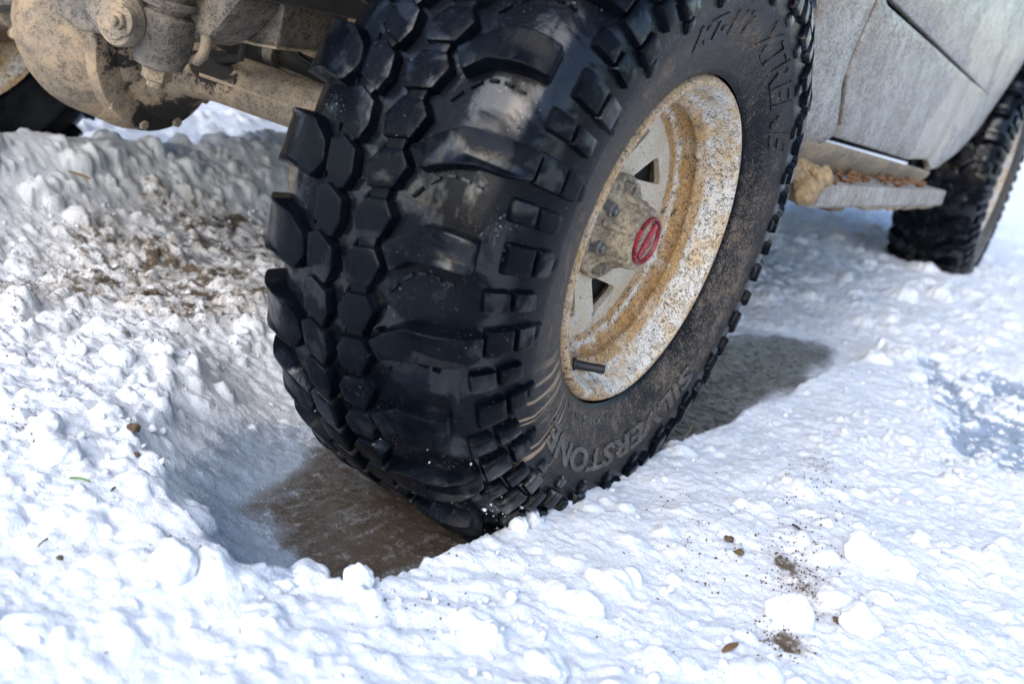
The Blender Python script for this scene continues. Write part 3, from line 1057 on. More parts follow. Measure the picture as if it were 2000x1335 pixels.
def hub_meshes():
    out = {}
    mb = MB()
    mb.lathe([(.058, .074), (.074, .074), (.078, .071), (.080, .064), (.083, .060), (.087, .052), (.094, .0475), (.116, .0445), (.1225, .043), (.1255, .0405), (.1265, .037), (.1265, .0335)], (0, 0, 0), (1, 0, 0), 64, up=(0, -1, 0))
    for k in range(6):     # cast ribs of the free-wheel hub
        a = 15 + 60 * k
        p = wpt(.100, .047, a)
        mb.tube([wpt(.084, .052, a), wpt(.098, .0455, a), wpt(.118, .0425, a)], [.007, .006, .004], 8)
    out['hub'] = mkmesh('hub', mb.v, mb.f, M['hub'], 45)
    d = MB()
    d.lathe([(.122, .0335), (.1305, .0335), (.1320, .0322), (.1320, .0300), (.1290, .0285), (.1262, .0275)], (0, 0, 0), (1, 0, 0), 48)
    out['hub_dial'] = mkmesh('hub_dial', d.v, d.f, M['red'], 40)
    q_ = MB()
    q_.lathe([(.120, .0284), (.1268, .0284), (.1275, .018), (.1268, .001)], (0, 0, 0), (1, 0, 0), 32)
    out['dial_recess'] = mkmesh('dial_recess', q_.v, q_.f, M['hub'], 60)
    g = MB()
    rotx = lambda a: Matrix.Rotation(R(a), 3, 'X')
    g.box((.1288, 0, 0), (.008, .052, .010), rotx(62), .002)
    g.box((.1275, .012, -.006), (.005, .012, .009), rotx(40), .002)
    out['dial_grip'] = mkmesh('dial_grip', g.v, g.f, M['red'], 40)
    n1 = MB()          # open-ended wheel nut
    n1.lathe([(0, .0115), (.004, .0112), (.024, .0100), (.0255, .0090), (.0255, .0058), (.014, .0052)], (0, 0, 0), (1, 0, 0), 20)
    out['wheel_nut'] = mkmesh('wheel_nut', n1.v, n1.f, M['nut'], 40)
    n2 = MB()
    n2.lathe([(0, .0135), (.002, .0135), (.0025, .0108), (.010, .0108), (.012, .0090)], (0, 0, 0), (1, 0, 0), 6)
    n2.lathe([(.008, .006), (.016, .006), (.0175, .0045)], (0, 0, 0), (1, 0, 0), 12)
    out['hub_bolt'] = mkmesh('hub_bolt', n2.v, n2.f, M['steel'], 30)
    v = MB()
    v.lathe([(0, .0105), (.004, .0105), (.006, .0072), (.040, .0066), (.046, .0074), (.055, .0070), (.056, .0060)], (0, 0, 0), (1, 0, 0), 14)
    out['valve_stem'] = mkmesh('valve_stem', v.v, v.f, M['black'], 40)
    dr = MB()
    dr.lathe([(-.06, .155), (.040, .155), (.044, .15), (.046, .08), (.060, .075)], (0, 0, 0), (1, 0, 0), 40)
    out['brake_drum'] = mkmesh('brake_drum', dr.v, dr.f, M['dark'], 40)
    return out


HUB = hub_meshes()


def joined(meshes_rot, name, mat):
    mb = MB()
    for m, th in meshes_rot:
        c, s = math.cos(th), math.sin(th)
        mb.add([(v.co.x, v.co.y * c - v.co.z * s, v.co.y * s + v.co.z * c) for v in m.vertices], [tuple(p.vertices) for p in m.polygons])
    return mkmesh(name, mb.v, mb.f, mat, 38)


blocks = []     # (name, mesh, angle it sits at)
for k in range(27):
    b0 = 2.8 + (k - 13) * PITCH
    blocks.append(('shoulder_lug', mesh_short if (k - 13) % 2 == 0 else mesh_long, b0, b0))
    blocks.append(('shoulder_lug', mesh_left, b0 - 7.3, b0 - 7.3))
    for hh in (0, -PITCH / 2):
        blocks.append(('tread_block', mesh_hexr, b0 + hh, b0 + hh))
        blocks.append(('tread_block', mesh_hexl, b0 + hh - 7.9 + PITCH / 2, b0 + hh - 7.9 + PITCH / 2))
    for hh in (0, -PITCH / 2):
        blocks.append(('tie', mesh_tie[0], b0 + hh, 0)); blocks.append(('tie', mesh_tie[1], b0 + hh - 7.9 + PITCH / 2, 0))
    for i, (kind, m) in enumerate(mesh_bit):
        a = b0 + (.8 if kind == 'tall' else -5.7)
        blocks.append(('sidewall_block', m, a, a))


def vis(name, m, a):
    a = (a + 180) % 360 - 180
    if name == 'sidewall_block': return -70 < a < 75 or a > 120 or a < -95
    if name == 'shoulder_lug' and m is not mesh_left: return -58 < a < 62
    return name != 'tie' and -50 < a < 50


def make_wheel(matrix, full, spin=0.0, label=None):
    w = empty('wheel', truck, matrix)
    if label: w['label'] = label
    ty = link('tyre', mesh_tyre, w)
    rest = []
    for name, m, a, _ in blocks:
        a = a + spin
        if full == 2 and vis(name, m, a) or full == 1 and name == 'shoulder_lug' and -50 < (a + 180) % 360 - 180 < 70:
            o = bpy.data.objects.new(name, m)
            COL.objects.link(o)
            o.parent = w
            o.rotation_euler = (-R(a), 0, 0)
        else:
            rest.append((m, -R(a)))
    o = link('tread_blocks', joined(rest, 'tread_blocks', M['rubber']), w)
    o['kind'] = 'stuff'
    o = link('tread_ribs', mesh_rib, w); o['kind'] = 'stuff'
    link('rim', mesh_rim, w); link('wheel_disc', mesh_disc, w)
    link('hub', HUB['hub'], w)
    if full:
        for m in texts: link('lettering', m, w)
        link('brake_drum', HUB['brake_drum'], w)
        link('dial_recess', HUB['dial_recess'], w); link('hub_dial', HUB['hub_dial'], w); link('dial_grip', HUB['dial_grip'], w)
        for a in (85, -66, 150, -150):
            link('wheel_nut', HUB['wheel_nut'], w).location = wpt(.0665, .058, a)
        for a in (36, -21.5, 200):
            link('hub_bolt', HUB['hub_bolt'], w).location = wpt(.0800, .0535, a)
        v = link('valve_stem', HUB['valve_stem'], w)
        v.location = wpt(.110, .1890, -68); v.scale = (.78, .9, .9)
        v.rotation_euler = Vector((1, 0, 0)).rotation_difference((wpt(.152, .1775, -77) - wpt(.110, .1890, -68)).normalized()).to_euler()
    if full == 2:        # snow and slush packed into the grooves near the ground
        mb = MB()
        for _ in range(360):
            a = rng.uniform(-68, -46) if rng.random() < .93 else rng.uniform(-46, -30)
            sgm = rng.choice([-125, -95, -60, 0, 60, 120, 170, 205]) + rng.normal(0, 9)
            if sgm < -40 and rng.random() < .2: continue
            h = rng.uniform(.0, .004)
            c_ = Vector(tyre_pt(a, sgm / 1000, h))
            r0 = .0006 + .0026 * rng.random() ** 3
            e_ = np.array(Euler(rng.uniform(0, 6, 3)).to_matrix())
            v_ = (IV * r0 * rng.uniform(.5, 1.2, 3) * (1 + rng.uniform(-.35, .35, (len(IV), 1)))) @ e_.T + np.array(c_)
            mb.add(v_.tolist(), IF)
        o = mb.build('packed_snow', M['snow'], w, 180); o['kind'] = 'stuff'
    return w


AX = Vector((0.99916813, -0.00799352, -0.03998933))
AT = Vector((0.00799991, 0.99996800, 0))
AU = Vector((0.03998805, -0.00031991, 0.99920011))
WM = Matrix(((AX.x, AT.x, AU.x, 0), (AX.y, AT.y, AU.y, 0), (AX.z, AT.z, AU.z, .422), (0, 0, 0, 1)))
make_wheel(WM, 2, label='large mud tyre standing in the icy rut on a mud-spattered cream rim')
make_wheel(Matrix.Translation((.0, 3.08, .415)) @ Matrix.Rotation(R(2), 4, 'Z') @ Matrix.Diagonal((.9, 1, 1, 1)), 1, spin=4.0, label='rear wheel half hidden behind the door sill')
make_wheel(Matrix.Translation((-1.60, .0, .425)) @ Matrix.Rotation(R(180), 4, 'Z'), 0, label='far front wheel in the shade behind the axle')
make_wheel(Matrix.Translation((-1.60, 3.06, .425)) @ Matrix.Rotation(R(180), 4, 'Z'), 0)

# ---- front axle with its casing
ax = MB()
ax.lathe([(-1.50, .042), (-1.30, .042), (-1.18, .046), (-1.12, .060), (-1.07, .095), (-1.03, .120), (-.97, .140), (-.90, .142), (-.85, .128), (-.81, .098), (-.775, .066), (-.74, .048), (-.70, .0425), (-.30, .0405), (-.20, .05), (-.14, .06)],
         (0, .0, .440), (1, 0, 0), 40)
axle = ax.build('axle_housing', M['mudwet'], truck, 60)
wl = MB()
wl.box((-.50, -.0405, .441), (.50, .004, .006), None, .001)
wl.build('weld_seam', M['mud'], axle)
df_ = MB()
bm = bmesh.new()
bmesh.ops.create_icosphere(bm, subdivisions=5, radius=1)
for v in bm.verts:
    c = v.co
    k = 1 + .03 * mnoise.noise(c * 3) + .012 * mnoise.noise(c * 9)
    v.co = Vector((c.x * .165 * k, c.y * .150 * k, c.z * .150 * k)) + Vector((-.945, -.035, .462))
df_.bmadd(bm)
df_.build('differential', M['mudwet'], axle, 180)
rg = MB()
rg.lathe([(-.014, .128), (-.010, .140), (.004, .143), (.014, .138), (.020, .120)], (-.835, -.02, .455), (1, .05, 0), 48)
rg.build('cover_flange', M['mudwet'], axle, 40)
pl = MB()
pl.lathe([(0, .012), (.006, .012), (.012, .009)], at(135, 150, 1, -.16), (-.2, -1, 0), 6)
# steering knuckle behind the tyre: round lower cap
kn = MB()
c = at(577, 332, 1, .10)
kn.lathe([(-.05, .035), (0, .046), (.012, .045), (.018, .036), (.020, .01)], c + Vector((.012, 0, 0)), (-.75, -.65, -.1), 28)
kn.lathe([(0, .05), (.12, .06), (.2, .07)], (-.26, 0, .43), (1, 0, 0), 28)
kn.build('steering_knuckle', M['mudgrey'], truck, 45)


def plate(name, pts, y, thick, mat, parent=None, bev=.004, smooth=40):
    mb = MB()
    mb.prism([at(u, v, 1, y) for u, v in pts], Vector((0, thick, 0)), bev)
    return mb.build(name, mat, parent or truck, 14)


def bolt(u, v, y, r, parent, d=(0.12, -1, -.1), washer=1.7):
    mb = MB()
    o = at(u, v, 1, y)
    d = Vector(d).normalized()
    mb.lathe([(-.004, r * washer), (.002, r * washer), (.003, r * washer * .93)], o, d, 28)
    mb.lathe([(.001, r), (r * .75, r), (r * .9, r * .85)], o, d, 6)
    mb.lathe([(.0, r * .58), (r * 1.35, r * .58), (r * 1.5, r * .45)], o, d, 16)
    return mb.build('bolt', M['mud'], parent, 30)


# radius arm end with its bushing and bolt
arm = plate('radius_arm', [(60, -60), (150, -70), (225, -30), (255, -5), (275, 45), (262, 68), (207, 76), (185, 55), (130, -10)], -.27, .05, M['mudgrey'], bev=.008)
plate('arm_flange', [(70, -60), (150, -5), (205, 78), (196, 68), (150, 58), (118, 38), (92, 0), (55, -40)], -.245, .10, M['mudgrey'], arm, bev=.006)
bs = MB()
bs.lathe([(-.01, .036), (.008, .036), (.012, .033), (.012, .026), (.016, .025), (.017, .020)], at(236, 40, 1, -.278), (.12, -1, -.1), 36)
bs.build('bushing', M['mud'], arm, 40)
bolt(238, 40, -.294, .0125, arm)
# strut mount: ribbed cylinder, cast body, nut below
so = at(322, 60, 1, -.22)
mt = MB()
mt.lathe([(-.055, .022), (-.050, .034), (-.030, .041), (.000, .043), (.022, .041), (.027, .034), (.029, .030), (.034, .030), (.036, .041), (.044, .043), (.047, .041), (.049, .033), (.056, .033), (.058, .044), (.066, .046), (.072, .044), (.074, .036), (.13, .036)],
         so, (.10, 0, 1), 40)
sm = mt.build('strut_mount', M['mudgrey'], truck, 40)
nt_ = MB()
nt_.lathe([(-.066, .014), (-.062, .0215), (-.050, .0215), (-.048, .024), (-.044, .024)], so + Vector((-.001, 0, -.008)), (.10, 0, 1), 6)
nt_.lathe([(-.074, .012), (-.060, .013)], so + Vector((-.001, 0, -.008)), (.10, 0, 1), 16)
nt_.build('nut', M['mud'], sm, 30)
plate('cast_bracket', [(350, -60), (450, -60), (470, 0), (425, 55), (405, 72), (360, 84), (345, 60)], -.20, .09, M['mudgrey'], bev=.010)
hk = MB()
pts = [at(u, v, 1, -.19) for u, v in ((352, 82), (362, 98), (372, 112), (385, 118), (397, 108), (402, 90), (404, 70))]
hk.tube(pts, [.007, .0075, .008, .0085, .0085, .0085, .0085], 12)
hk.build('tow_hook', M['mud'], truck, 60)
bx = plate('spring_bracket', [(428, 50), (450, -60), (560, -60), (560, 0), (538, 96), (500, 90), (445, 78)], -.12, .14, M['mudgrey'], bev=.004)
plate('bracket_lip', [(436, 62), (446, 78), (500, 90), (540, 97), (541, 91), (500, 84), (452, 70)], -.128, .15, M['mud'], bx, bev=.0015)
cl = MB()
cl.box(at(452, 38, 1, -.135), (.022, .03, .055), None, .006)
cl.build('bracket_tab', M['mud'], bx)
# frame rail / inner wheel arch seen behind the tyre
plate('frame_rail', [(540, -120), (900, -120), (900, 240), (690, 190), (560, 120), (535, 60)], .16, .06, M['mudbrown'], bev=.006)
rd = MB()
rd.tube([at(515, 100, 1, .06), at(560, 113, 1, .07), at(670, 160, 1, .10), at(800, 215, 1, .14)], .017, 16)
rd.build('tie_rod', M['dark'], truck, 60)
sl = MB()
sl.tube([at(527, 100, 1, .055), at(546, 106, 1, .056)], .020, 16)
sl.tube([at(535, 120, 1, .07), at(640, 165, 1, .10)], .013, 12)
sl.build('rod_sleeve', M['mudgrey'], truck, 60)
for k in range(9):
    a_ = R(-175 + k * 32)
    b_ = MB()
    b_.lathe([(0, .010), (.007, .010), (.009, .008)], (-.823, -.02 - .131 * math.cos(a_), .455 + .131 * math.sin(a_)), (1, .05, 0), 6)
    b_.build('bolt', M['mud'], axle, 30)
hs = MB()
hs.tube([at(462, 40, 1, -.10), at(478, 84, 1, -.09), at(470, 112, 1, -.06), at(430, 118, 1, -.03), at(392, 100, 1, 0.0)], .0065, 10)
hs.build('brake_hose', M['black'], truck, 60)
h2 = MB()
h2.tube([at(560, 60, 1, .02), at(585, 110, 1, .03), at(612, 128, 1, .04), at(660, 120, 1, .05)], .006, 10)
h2.build('brake_hose', M['black'], truck, 60)
# left-hand link end with bolt
lk = plate('steering_link', [(10, 62), (22, 44), (50, 18), (65, 6), (75, -30), (140, -30), (140, 100), (80, 92), (30, 82), (14, 74)], -.10, .03, M['mudbrown'], bev=.005)
bolt(46, 64, -.106, .0165, lk, (0.2, -1, -.1), 1.15)
for (pts, y, th, mt_, nm) in (([(-120, -120), (60, -120), (70, 5), (25, 40), (0, 60), (-120, 80)], .05, .2, M['mudbrown'], 'crossmember'),
                              ([(-60, -80), (62, -80), (55, 0), (20, 10), (-60, 20)], -.10, .06, M['mudgrey'], 'crossmember_flange')):
    plate(nm, pts, y, th, mt_, bev=.006)

# ---- bodywork
SL = -.066          # the body sits nose up


def bx_(z):         # side profile across
    pr = ((.44, .035), (.49, .070), (.52, .090), (.56, .098), (.64, .102), (.75, .108), (.9, .118), (1.3, .11))
    return float(np.interp(z, [p[0] for p in pr], [p[1] for p in pr]))


def side_panel(name, outline, mat, parent=None, thick=.02, lift=0.0, step=.045, smooth=30):
    """outline in (y, z); a curved shell following the side profile"""
    bm = bmesh.new()
    vs_ = [bm.verts.new((0, y, z)) for y, z in resample(outline, step)]
    bm.faces.new(vs_)
    zs = [z for _, z in outline]; ys = [y for y, _ in outline]
    z = min(zs) + step
    while z < max(zs):
        bmesh.ops.bisect_plane(bm, geom=bm.verts[:] + bm.edges[:] + bm.faces[:], plane_co=(0, 0, z), plane_no=(0, 0, 1)); z += step
    y = min(ys) + .15
    while y < max(ys):
        bmesh.ops.bisect_plane(bm, geom=bm.verts[:] + bm.edges[:] + bm.faces[:], plane_co=(0, y, 0), plane_no=(0, 1, 0)); y += .15
    fs = bm.faces[:]
    bmesh.ops.recalc_face_normals(bm, faces=fs)
    if fs[0].normal.x < 0: bmesh.ops.reverse_faces(bm, faces=fs)
    for v in bm.verts:
        v.co.x = bx_(v.co.z - SL * (v.co.y - 1.2)) + lift
    r_ = bmesh.ops.extrude_face_region(bm, geom=fs)
    nv = [g for g in r_['geom'] if isinstance(g, bmesh.types.BMVert)]
    bmesh.ops.translate(bm, vec=(-thick, 0, 0), verts=nv)
    bmesh.ops.recalc_face_normals(bm, faces=bm.faces[:])
    bound = [e for e in bm.edges if len(e.link_faces) == 2 and e.calc_face_angle(0) > R(60)]
    bmesh.ops.bevel(bm, geom=bound, offset=.004, segments=2, affect='EDGES', profile=.5)
    mb = MB(); mb.bmadd(bm)
    return mb.build(name, mat, parent, smooth)


def zl(z0, y, y0=1.2): return z0 + SL * (y - y0)


crease = lambda y: .822 - .0815 * (y - .85)
bot = lambda y: .552 - .0755 * (y - .86)
body = MB()
# inner tub, firewall, floor, hood and bed so that the truck closes and shades the ground below
body.box((-.80, 2.0, .86), (1.66, 2.9, .36), None, .02)
body.box((-.80, .62, .86), (1.66, .16, .5), None, .02)
body.box((-.80, .10, 1.10), (1.78, 1.2, .20), None, .04)
body.box((-.80, 1.3, 1.45), (1.5, 1.6, .6), None, .12)
body.box((-.80, .40, .78), (.75, .5, .26), None, .05)
body = body.build('body_shell', M['dark'], truck)
tubs = MB()
tubs.box((.03, .575, .92), (.06, .10, .74), None, .01)
tubs.build('inner_fender', M['mudbrown'], truck)
fen = side_panel('fender', [(.50, 1.15), (.50, .62), (.56, .545), (.70, .508), (.80, .525), (.862, .556), (.852, .57), (.80, .62), (.768, .66), (.765, .72), (.785, .83), (.80, 1.15)][::-1], M['body'], truck)
side_panel('fender_top', [(-.70, 1.20), (-.70, .95), (-.48, .93), (-.36, .97), (0, 1.02), (.36, .97), (.46, .90), (.497, .80), (.497, 1.20)], M['body'], fen)
dr_ = side_panel('door', [(.868, bot(.868)), (1.2, bot(1.2)), (1.60, bot(1.60)), (1.86, .495), (1.93, .56), (1.96, .65), (1.97, crease(1.97) - .006), (1.4, crease(1.4) - .006), (.872, crease(.872) - .008), (.812, .83), (.79, .73), (.79, .672), (.82, .63), (.868, .575)], M['body'], truck)
side_panel('door_gap_shade', [(.792, .83), (.772, .72), (.772, .66), (.802, .622), (.858, .572), (.872, .58), (.83, .64), (.797, .675), (.797, .73), (.818, .83), (.822, 1.1), (.805, 1.1)], M['black'], dr_, thick=.012, lift=-.007)  # black strip set in the open door gap as its painted shadow
up_ = side_panel('upper_door', [(.812, 1.2), (.81, .845), (.88, crease(.88) + .002), (1.97, crease(1.97) - .001), (2.34, crease(2.34) - .004), (2.36, 1.2)], M['body'], truck, lift=.004)
qt = side_panel('quarter_panel', [(1.98, crease(1.98) - .006), (1.97, .65), (1.94, .56), (1.868, .49), (1.95, .468), (2.05, .470), (2.25, .515), (2.42, .58), (2.58, .69), (2.72, .80), (2.86, .90), (3.3, .93), (3.3, 1.2), (2.368, 1.2), (2.36, crease(2.35))], M['body'], truck)
lip = MB()
lip.tube([Vector((.082, y, z)) for y, z in ((1.95, .470), (2.05, .472), (2.25, .517), (2.42, .582), (2.58, .692), (2.72, .802), (2.86, .902))], .010, 10)
lip.build('arch_lip', M['body'], qt, 60)
# sill below the door
rk = MB()
n_ = 16
prof_ = [(.0815, .000), (.0835, -.004), (.080, -.016), (.040, -.062), (-.02, -.080), (-.10, -.080)]
vv, ff = [], []
for i in range(n_ + 1):
    y = .70 + (2.0 - .70) * i / n_
    for (x, dz) in prof_: vv.append((x, y, bot(y) - .012 + dz))
m_ = len(prof_)
for i in range(n_):
    for j in range(m_ - 1):
        ff.append((i * m_ + j, i * m_ + j + 1, (i + 1) * m_ + j + 1, (i + 1) * m_ + j))
ff.append(tuple(range(m_))[::-1]); ff.append(tuple(n_ * m_ + j for j in range(m_)))
rk.add(vv, [f[::-1] for f in ff])
rk.build('rocker_panel', M['mud'], truck, 25)
# running board on two brackets
rb = MB()
rbz = lambda y: .478 - .047 * (y - .67)
bm = bmesh.new()
sec = [(.150, 0), (.153, -.006), (.152, -.040), (.145, -.046), (.02, -.042), (.02, .0)]
rings_ = []
for i in range(15):
    y = .66 + 1.29 * i / 14
    rings_.append([bm.verts.new((x, y, rbz(y) + dz)) for x, dz in sec])
for a_, b_ in zip(rings_, rings_[1:]):
    for j in range(len(sec)):
        k = (j + 1) % len(sec)
        bm.faces.new((a_[j], b_[j], b_[k], a_[k]))
bm.faces.new(rings_[0]); bm.faces.new(rings_[-1][::-1])
bmesh.ops.recalc_face_normals(bm, faces=bm.faces[:])
rb.bmadd(bm)
rbo = rb.build('running_board', M['board'], truck, 30)
for (y0, y1) in ((.9, 1.0), (1.55, 1.78)):
    bk = MB()
    bk.box((.03, (y0 + y1) / 2, rbz((y0 + y1) / 2) - .054), (.19, y1 - y0, .02), Euler((R(-3), 0, 0)), .01)
    bk.build('bracket', M['mudbrown'], rbo)
for k in range(16):      # mud frozen along the lower edge of the step
    y = rng.uniform(.85, 1.9)
    bm = bmesh.new()
    bmesh.ops.create_icosphere(bm, subdivisions=3, radius=1)
    sx_, sy_, sz_ = rng.uniform(.010, .020), rng.uniform(.02, .06), rng.uniform(.006, .014)
    for v in bm.verts:
        p = v.co.copy()
        v.co = Vector((p.x * sx_, p.y * sy_, p.z * sz_)) * (1 + .4 * mnoise.noise(p * 2.2 + Vector((k, 1, 0)))) + Vector((rng.uniform(.128, .130), y, rbz(y) - .046))
    mb = MB(); mb.bmadd(bm)
    mb.build('caked_mud', M['mud'], rbo, 180)
# mud flap behind the rear wheel
fl = MB()
fl.box((-.02, 3.62, .40), (.28, .012, .34), Euler((R(6), 0, 0)), .004)
fl.build('mud_flap', M['mudbrown'], truck)
gb = MB()
gb.box((-.95, .70, .565), (1.25, .80, .38), None, .05)
gb.build('gearbox_backing', M['dark'], truck)  # dark mass standing for gearbox and sump, added so the axle gap reads dark
# rear axle and propeller shaft in the shade
ra = MB()
ra.lathe([(-1.48, .045), (-.98, .045), (-.9, .12), (-.8, .15), (-.7, .12), (-.62, .045), (-.12, .045)], (0, 3.06, .43), (1, 0, 0), 24)
ra.build('rear_axle', M['dark'], truck, 60)
for x in (-.42, -1.18):
    fr = MB()
    fr.box((x, 1.5, .60), (.09, 4.6, .12), Euler((R(-2), 0, 0)), .01)
    fr.build('frame_rail', M['dark'], truck)


# ------------------------------------------------------------------ loose things
def lumpy(name, c, size, mat, amp=.25, sub=4, seed=0, freq=1.6, parent=None, rot=(0, 0, 0)):
    bm = bmesh.new()
    bmesh.ops.create_icosphere(bm, subdivisions=sub, radius=1)
    o = Vector((seed * 3.1, seed * 1.7, seed * .9))
    e = Euler(rot).to_matrix()
    for v in bm.verts:
        p = v.co.copy()
        k = 1 + amp * (mnoise.noise(p * freq + o) + .5 * mnoise.noise(p * freq * 2.3 + o) + .22 * abs(mnoise.noise(p * freq * 4.5 + o)) + .08 * mnoise.noise(p * freq * 14 + o))
        v.co = e @ Vector((p.x * size[0], p.y * size[1], p.z * size[2])) * k + Vector(c)
    mb = MB(); mb.bmadd(bm)
    return mb.build(name, mat, parent, 180)


mc = at(1576, 354, 0, .125)
cm = MB()
for k in range(46):
    while True:
        w_ = rng.uniform(-1, 1, 3)
        if np.dot(w_, w_) < 1: break
    r0 = rng.uniform(.008, .022)
    bm = bmesh.new()
    bmesh.ops.create_icosphere(bm, subdivisions=3, radius=1)
    for v in bm.verts:
        p = v.co.copy()
        v.co = p * r0 * (1 + .28 * mnoise.noise(p * 1.7 + Vector((k, 0, 0))) + .16 * mnoise.noise(p * 5 + Vector((k, 3, 0)))) + mc + Vector((w_[0] * .034, w_[1] * .052, w_[2] * .030 - .003))
    cm.bmadd(bm)
o = cm.build('mud_clod', M['clod'], None, 180)
tag(o, 'tan clod of frozen mud stuck on the front end of the running board', 'mud clod')

# dead leaves and crumbs of earth lying along the running board
lm = MB()
for i in range(150):
    y = rng.uniform(.72, 1.80); x = rng.uniform(.04, .145)
    z = rbz(y) + rng.uniform(.002, .016)
    s = rng.uniform(.006, .018)
    e = Euler((rng.uniform(-.8, .8), rng.uniform(-.8, .8), rng.uniform(0, 6)))
    lm.box((x, y, z), (s, s * .7, s * .25), e, 0)
o = lm.build('leaf_litter', M['leaf'], None, None)
tag(o, 'dead brown leaves and crumbs of earth along the running board', 'leaf litter', kind='stuff')

# individual bits lying on the snow
def lay(u, v, z=.06):
    q = at(u, v, 2, z)
    for _ in range(6):
        q = at(u, v, 2, gz(q.x, q.y))
    return q


def blade(name, p0, p1, w, mat, label, cat, z=.06, th=.0012):
    a, b = lay(*p0, z), lay(*p1, z)
    a = a + Vector((0, 0, .002)); b = b + Vector((0, 0, .002))
    m = (a + b) / 2 + Vector((0, 0, .003))
    d = (b - a).normalized(); n = Vector((0, 0, 1)).cross(d).normalized()
    mb = MB()
    rows = []
    for t_ in np.linspace(0, 1, 7):
        c = a * (1 - t_) ** 2 + m * 2 * t_ * (1 - t_) + b * t_ ** 2
        ww = w * math.sin(math.pi * (.06 + .9 * t_)) ** .6
        rows.append([c + n * ww, c + Vector((0, 0, th * 1.4)), c - n * ww, c - Vector((0, 0, th))])
    vv = [q for r_ in rows for q in r_]
    ff = []
    for i in range(6):
        for j in range(4):
            k = (j + 1) % 4
            ff.append((i * 4 + j, i * 4 + k, i * 4 + 4 + k, i * 4 + 4 + j))
    ff += [(3, 2, 1, 0), (24, 25, 26, 27)]
    mb.add(vv, ff)
    return tag(mb.build(name, mat, None, 60), label, cat)


blade('grass_blade', (136, 936), (176, 943), .0022, M['grass'], 'green blade of grass lying on the white snow', 'grass blade')
blade('straw_stalk', (1337, 856), (1354, 830), .0018, M['straw'], 'tan straw stalk sticking up at the edge of the rut', 'straw')
blade('twig', (74, 1070), (94, 1055), .0016, M['bark'], 'small dark twig on the snow at the lower left', 'twig')
blade('twig', (216, 962), (226, 955), .0016, M['bark'], 'tiny broken twig beside the left lip of the rut', 'twig')
blade('bark_sliver', (1410, 1275), (1440, 1258), .0045, M['leaf'], 'reddish bark sliver lying on the snow near the bottom edge', 'bark')
blade('bark_sliver', (1546, 1026), (1564, 1038), .0035, M['bark'], 'dark bark sliver at the top of the dirt sprinkle', 'bark')
blade('dead_leaf', (135, 336), (175, 352), .010, M['straw'], 'yellow dead leaf on the shaded snow slope below the axle', 'leaf')
blade('dead_leaf', (245, 652), (256, 660), .006, M['leaf'], 'rust brown dead leaf on the dirty snow at left', 'leaf')
for (u, v, r0, lab) in ((1424, 1054, .0065, 'dark grey pebble in the snow, upper of a pair'), (1444, 1080, .0060, 'dark flat pebble in the snow, lower of a pair'),
                        (268, 888, .0038, 'small dark pebble on the lip of the rut'), (79, 724, .0055, 'brown pebble among the snow lumps at left'),
                        (262, 838, .008, 'flat brown stone beside the rut on the left'), (117, 1091, .0038, 'tiny brown pebble on the smooth snow'),
                        (1635, 1212, .0055, 'dark pebble wedged between two white snow lumps'), (285, 336, .016, 'brown clump of earth on the shaded snow slope right of the yellow leaf')):
    q = lay(u, v)
    o = lumpy('pebble', q + Vector((0, 0, r0 * .3)), (r0, r0 * .8, r0 * .6), M['soil'], .55, 3, u * .01, 1.4)
    tag(o, lab, 'pebble')

for (u, v, r0, fl, lab) in (
        (1675, 1222, .024, .75, 'rounded lump of white snow, rightmost of the cluster by the dirt sprinkle'),
        (1540, 1210, .026, .85, 'tall lump of white snow just below the dirt sprinkle'),
        (1628, 1178, .022, .7, 'lump of white snow between two others beside the dirt sprinkle'),
        (1690, 1090, .030, .8, 'large tan-stained lump of snow right of the dirt sprinkle'),
        (1760, 1118, .019, .8, 'lump of white snow on the far right of the tan-stained one'),
        (110, 888, .027, .55, 'flat smooth oval lump of snow at the left edge'),
        (92, 842, .021, .8, 'round lump of snow behind the flat oval one'),
        (148, 682, .015, .9, 'small bright lump of snow on the grainy slope at left'),
        (232, 702, .024, .7, 'broad lump of snow on the grainy slope at left'),
        (318, 690, .016, .9, 'bright round lump of snow nearest the tyre on the left slope'),
        (697, 1138, .016, 1.1, 'knob of snow standing on the near lip of the rut'),
        (1012, 1030, .013, 1.1, 'small knob of snow pressed against the bottom of the tyre'),
        (1140, 1190, .022, .7, 'low lump of snow in the front bank below the tyre'),
        (1060, 1312, .024, .7, 'soft lump of snow at the bottom edge of the picture'),
        (340, 1105, .024, .85, 'brown-stained lump of snow at the corner of the rut')):
    q = lay(u, v, .085)
    o = lumpy('snow_lump', q + Vector((0, 0, r0 * .22)), (r0, r0 * .85, r0 * fl), M['snow'], .34, 4, u * .013, 1.2)
    tag(o, lab, 'snow lump', 'lumps of snow thrown up around the rut')

# loose crumbs of snow, one mass


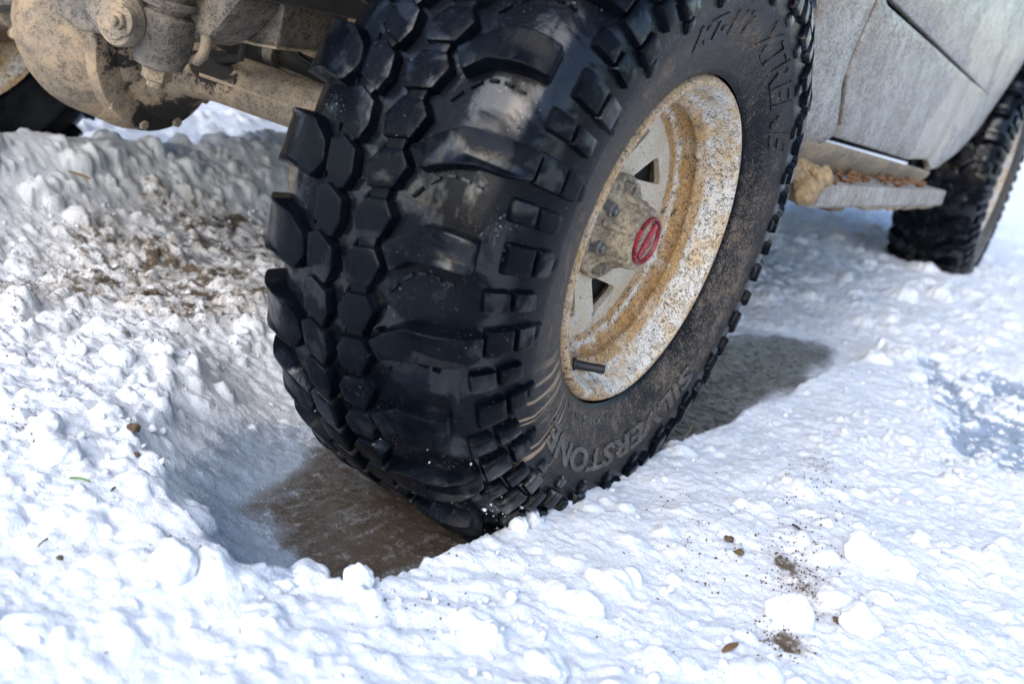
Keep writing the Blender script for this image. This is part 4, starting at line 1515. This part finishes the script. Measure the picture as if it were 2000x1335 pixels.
def crumbs(name, n, regions, rlo, rhi, mat, pw, label, cat, dirtw=False, lift=.35):
    mb = MB()
    VV, FF = [], []
    cnt = 0
    for _ in range(n):
        xr, yr, wgt = regions[rng.integers(len(regions))]
        x, y = (rng.uniform(*xr), rng.uniform(*yr)) if not callable(xr) else xr()
        d, rr = rutd(x, y)
        if d < rr * .8 and rng.random() > wgt: continue
        i = min(np.searchsorted(gx, x), nx - 1); j = min(np.searchsorted(gy, y), ny - 1)
        if dirtw and not callable(xr) and rng.random() > .06 + dirtm[j, i]: continue
        r0 = rlo + (rhi - rlo) * rng.random() ** pw
        e = np.array(Euler(rng.uniform(0, 6, 3)).to_matrix())
        sc_ = r0 * rng.uniform(.6, 1.1, 3)
        v = (IV * sc_ * (1 + rng.uniform(-.4, .4, (len(IV), 1)))) @ e.T
        v += (x, y, gz(x, y) + r0 * lift * rng.uniform(-.6, .8))
        VV.append(v); FF.append(cnt); cnt += len(IV)
    V_ = np.concatenate(VV)
    F_ = np.concatenate([np.array(IF) + c for c in FF])
    m = bpy.data.meshes.new(name)
    m.vertices.add(len(V_)); m.vertices.foreach_set('co', V_.astype(np.float32).ravel())
    m.loops.add(F_.size); m.loops.foreach_set('vertex_index', F_.ravel().astype(np.int32))
    m.polygons.add(len(F_)); m.polygons.foreach_set('loop_start', np.arange(0, F_.size, 3, dtype=np.int32))
    m.polygons.foreach_set('use_smooth', np.ones(len(F_), bool))
    m.update(calc_edges=True)
    m.materials.append(mat)
    return tag(link(name, m), label, cat, kind='stuff')


crumbs('snow_crumbs', 600, [((-1.2, -.2), (-.7, .6), .02), ((-1.2, -.2), (-.7, .6), .02), ((.05, .8), (-.8, .3), .02), ((.2, .75), (.3, 1.8), .05), ((-.4, .4), (-.8, -.3), .02)],
         .0030, .0085, M['snow'], 2.2, 'loose crumbs of white snow strewn over the ground', 'snow crumbs')
def spot():
    u, v, s_ = ((1560, 1110, 22), (1575, 1130, 25), (1550, 1060, 30), (1545, 1255, 18), (1510, 1225, 18), (1545, 1040, 40), (1600, 905, 22), (1590, 960, 30), (1400, 1070, 26), (1370, 1000, 40), (60, 842, 18), (340, 1080, 12), (860, 1120, 60))[rng.integers(13)]
    q = at(u + rng.normal(0, s_ * 1.5), v + rng.normal(0, s_ * 1.3), 2, .085)
    return q.x, q.y


crumbs('dirt_grains', 11000, [(spot, None, .1), ((-1.2, -.3), (-.55, .6), .03), ((-1.2, -.3), (-.55, .6), .03), ((-1.2, -.3), (-.55, .6), .03), ((-1.2, -.3), (-.55, .6), .03), ((.15, .6), (-.7, .9), .03), ((-.5, .5), (-.85, 0), .05)],
         .0004, .0019, M['soil'], 2.6, 'dark grains of earth sprinkled over the snow', 'dirt grains', dirtw=True, lift=.5)
